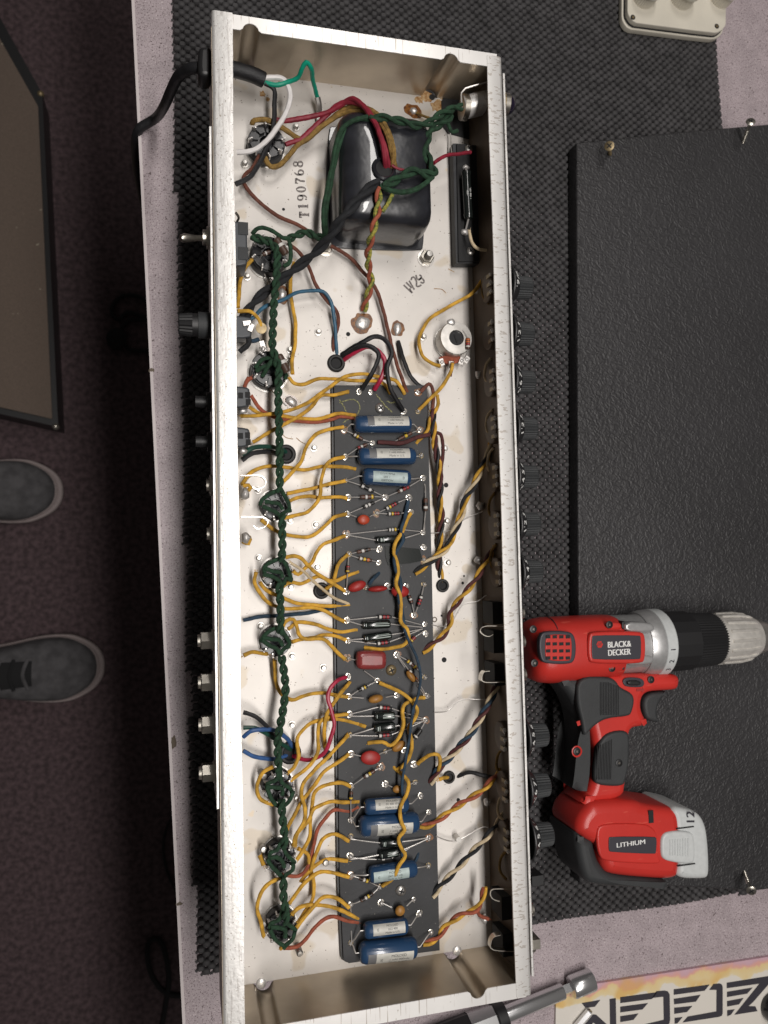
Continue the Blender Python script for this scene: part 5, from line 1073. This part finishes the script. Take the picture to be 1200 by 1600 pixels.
mo = n_.new('ShaderNodeMix'); mo.data_type = 'RGBA'; mo.inputs[7].default_value = (.66, .38, .08, 1); rr_ = n_.new('ShaderNodeMapRange'); rr_.inputs[1].default_value = .56; rr_.inputs[2].default_value = .66; rr_.inputs[4].default_value = .6
l_.new(nx_.outputs[0], rr_.inputs[0]); l_.new(cr.outputs[0], mo.inputs[6])
mk = n_.new('ShaderNodeMath'); mk.operation = 'MULTIPLY'; l_.new(rr_.outputs[0], mk.inputs[0]); mr2 = n_.new('ShaderNodeMapRange'); mr2.inputs[1].default_value = .40; mr2.inputs[2].default_value = .5; l_.new(mr.outputs[0], mr2.inputs[0]); l_.new(mr2.outputs[0], mk.inputs[1])
l_.new(mk.outputs[0], mo.inputs[0]); l_.new(mo.outputs[2], b_.inputs['Base Color'])
sign = thing('painted_sign', sg0, 'white card with yellow and pink paint wash and black slashed lettering, bottom right', 'sign')
m_ = MB(); m_.prism([(0, 0), (.27, 0.002), (.27, -.075), (-.002, -.075)], -.0029, 0, SGN)
m_.build('card', None, org=Vector()) if False else None
o = link('card', m_.mesh('card', Vector()), sign, sg0, rot=(0, 0, sa))
def A_(s): return [(1030+x/7.06, 1480+y/7.06) for x, y in pts(s)]
def B2_(s): return [(870+x/7.06, 1500+y/7.06) for x, y in pts(s)]
LT = [A_(s) for s in ('160,465 555,412 500,480 160,525', '160,570 455,525 405,600 165,630', '165,668 365,648 305,715 165,735', '170,780 258,770 200,840 170,845', '745,392 1220,316 1210,405 1040,600 985,650 1060,652 1085,705 830,745 1105,402 745,452', '748,492 1030,445 970,512 748,550', '748,595 930,560 880,630 750,655', '750,695 833,685 790,745 750,762')]
LT += [A_('600,405 670,400 692,412 700,440 700,730 690,755 660,768 258,830 315,765 630,708 632,470 552,470')]
LT += [A_('-30,485 60,478 95,487 115,520 120,800 112,840 80,870 -300,930 -240,870 50,800 45,545 -80,560')]
LT += [B2_(s) for s in ('275,475 480,440 420,515 315,527', '582,430 650,420 658,800 588,800', '700,410 1105,355 1050,430 700,475', '700,515 1005,475 945,545 700,578', '700,620 900,590 845,660 700,685', '300,720 380,610 405,600 435,603 640,790 560,800 400,690 360,760')]
for q in LT:
    mb = MB(); mb.prism([P(x, y, .0032).xy for x, y in q], .0030, .00335, BDG); mb.build('letter_stroke', sign)
bit = thing('hex_bit', P(908, 1592, .0034), 'small clear silver bit lying on the lettering of the painted sign', 'bit')
mb = MB(); a = P(922, 1580, .0068); b = P(900, 1606, .0068); mb.lathe(a, b-a, [(0, .0022), (.001, .0032), ((b-a).length, .0032)], CHR, n=6); mb.build('shank', bit)
mb = MB(); mb.lathe(a, a-b, [(-.0005, .0022), (.0012, .0014)], BRS, n=6); mb.build('tip', bit)
kb = thing('black_knob', P(1203, 1570, .0034), 'round glossy black knob resting on the right end of the painted sign', 'knob')
mb = MB(); mb.lathe(P(1207, 1572, .0034), (0, 0, 1), [(0, .0125), (.006, .0132), (.011, .0122), (.014, .009), (.0152, .004), (.0154, .0001)], BAK, n=36); mb.build('dome', kb)
mb = MB(); mb.lathe(P(1207, 1572, .0034)+Vector((0, 0, .0154)), (0, 0, 1), [(0, .0022), (.0004, .002), (.0005, .0001)], NIC, n=20); mb.build('cap_pin', kb)

# ---------------------------------------------------------------- on the floor: cabinet, shoes, cables
zt_ = ZFL+.07
cab = thing('speaker_cabinet', P(-60, 380, ZFL), 'low speaker cabinet with brown grille cloth and black edges on the floor', 'speaker cabinet')
cpx = pts('66,146 91,667 -260,588 -260,-440'); cq = [P(x, y, zt_) for x, y in cpx]
mb = MB(); mb.prism([p.xy for p in cq], ZFL+.001, zt_, PBK); mb.build('box', cab)
mb = MB(); mb.prism([P(x, y, zt_).xy for x, y in pts('60,168 82,655 -250,580 -250,-380')], zt_+.0005, zt_+.004, GRL); mb.build('grille_cloth', cab)
for i, (x, y) in enumerate(((66, 146), (90, 666))):
    c = P(x, y, zt_); mb = MB(); mb.blob(c+Vector((-.003, 0, -.003)), .006, .006, .006, NIC if i else BRS, n=12, k=6, half=False); mb.build('corner_cap', cab)
def shoe(tipx, cy, wpx, label, laces, yaw=0.0):
    z0 = ZFL; tip = P(tipx, cy, z0+.02); k = (P(tipx, cy+wpx/2, z0+.02)-P(tipx, cy-wpx/2, z0+.02)).length
    root = thing('shoe', (tip.x-.14, tip.y, z0), label, 'shoe', 'pair of grey shoes on the floor')
    def outline(s):
        o_ = []
        half = [(0, 0), (-.003, .17), (-.015, .32), (-.038, .44), (-.06, .5), (-.10, .49), (-.15, .40), (-.20, .34), (-.25, .34), (-.28, .28), (-.292, .12), (-.295, 0)]
        for x, w in half: o_.append((x, w))
        for x, w in half[-2:0:-1]: o_.append((x, -w))
        r_ = []
        for x, w in o_:
            X = -.14+(x+.14)*s; r_.append((tip.x+X, tip.y+w*k*s))
        return chaikin(r_, 2)[::-1]
    def lay(rows, m, name, par):
        mb = MB(); R = []
        for s, zf in rows: R.append([Vector((p[0], p[1], z0+zf(p[0]-tip.x))) for p in outline(s)])
        mb.rings(R, m); return mb.build(name, par, ang=70)
    sole = lay([(.97, lambda x: .001), (1.0, lambda x: .006), (1.0, lambda x: .018), (.985, lambda x: .021), (.955, lambda x: .021), (.94, lambda x: .020), (.93, lambda x: .023), (.90, lambda x: .025)], SOL, 'sole', root)
    up = lambda f: (lambda x: .024+f*(.026+.055*min(1, max(0, (-x-.05)/.16))**1.1))
    u_ = lay([(.915, up(0)), (.90, up(.3)), (.85, up(.6)), (.74, up(.82)), (.55, up(.94)), (.3, up(1.0)), (.05, up(1.02))], SUE, 'upper', root)
    tz = lambda x: z0+.026+.026+.055*min(1, max(0, (-x-.05)/.16))**1.1
    mb = MB(); n = 8; R = []
    for i in range(n+1):
        x = -.106-.12*i/n; w = .020+.004*i/n; R.append([Vector((tip.x+x, tip.y-w, tz(x)-.002)), Vector((tip.x+x, tip.y-w*.5, tz(x)+.003)), Vector((tip.x+x, tip.y+w*.5, tz(x)+.003)), Vector((tip.x+x, tip.y+w, tz(x)-.002))])
    mb.rings(R, LAC, closed=False, cap0=False, cap1=False); tg = mb.build('tongue', root)
    for i in range(6):
        x = -.112-.019*i; mb = MB(); mb.tube(catmull([(tip.x+x, tip.y-.024, tz(x)-.001), (tip.x+x-.006, tip.y, tz(x)+.006), (tip.x+x, tip.y+.024, tz(x)-.001)], .006), .003, LAC if i % 2 else SUE, n=6); mb.build('lace', root)
    return root
shoe(99, 767, 100, 'grey suede shoe whose plain toe points right, nearest the cabinet', False); shoe(164, 1040, 106, 'grey suede shoe with black laces in view, farther from the cabinet', True)
def cable(s, z, r, label):
    root = thing('floor_cable', P(*pts(s)[0], ZFL), label, 'cable')
    C = catmull([P(x, y, ZFL+z) for x, y in pts(s)], .006); mb = MB(); mb.tube(C, r, LAC, n=8); mb.build('cable_sheath', root)
    return root
cc = cable('236,476 215,463 190,463 176,478 176,492 186,500 198,488 222,494 245,500 205,500 190,515 200,545 235,548 252,545', .006, .0035, 'black cable coiled loosely on the carpet under the bench edge')
mb = MB(); p = P(182, 530, ZFL+.012); mb.blob(p, .018, .02, .012, LAC, n=12, k=6, half=False); mb.build('plug', cc)
cable('252,1610 258,1575 264,1530 258,1490 248,1468 234,1470 230,1490 236,1522 254,1548 275,1556 300,1554', .006, .0042, 'thick black cable looped on the carpet near the bottom edge')
cable('274,1268 260,1295 255,1325 262,1365 280,1398 296,1404', .004, .0022, 'thin dark cable curving on the carpet beside the bench edge')
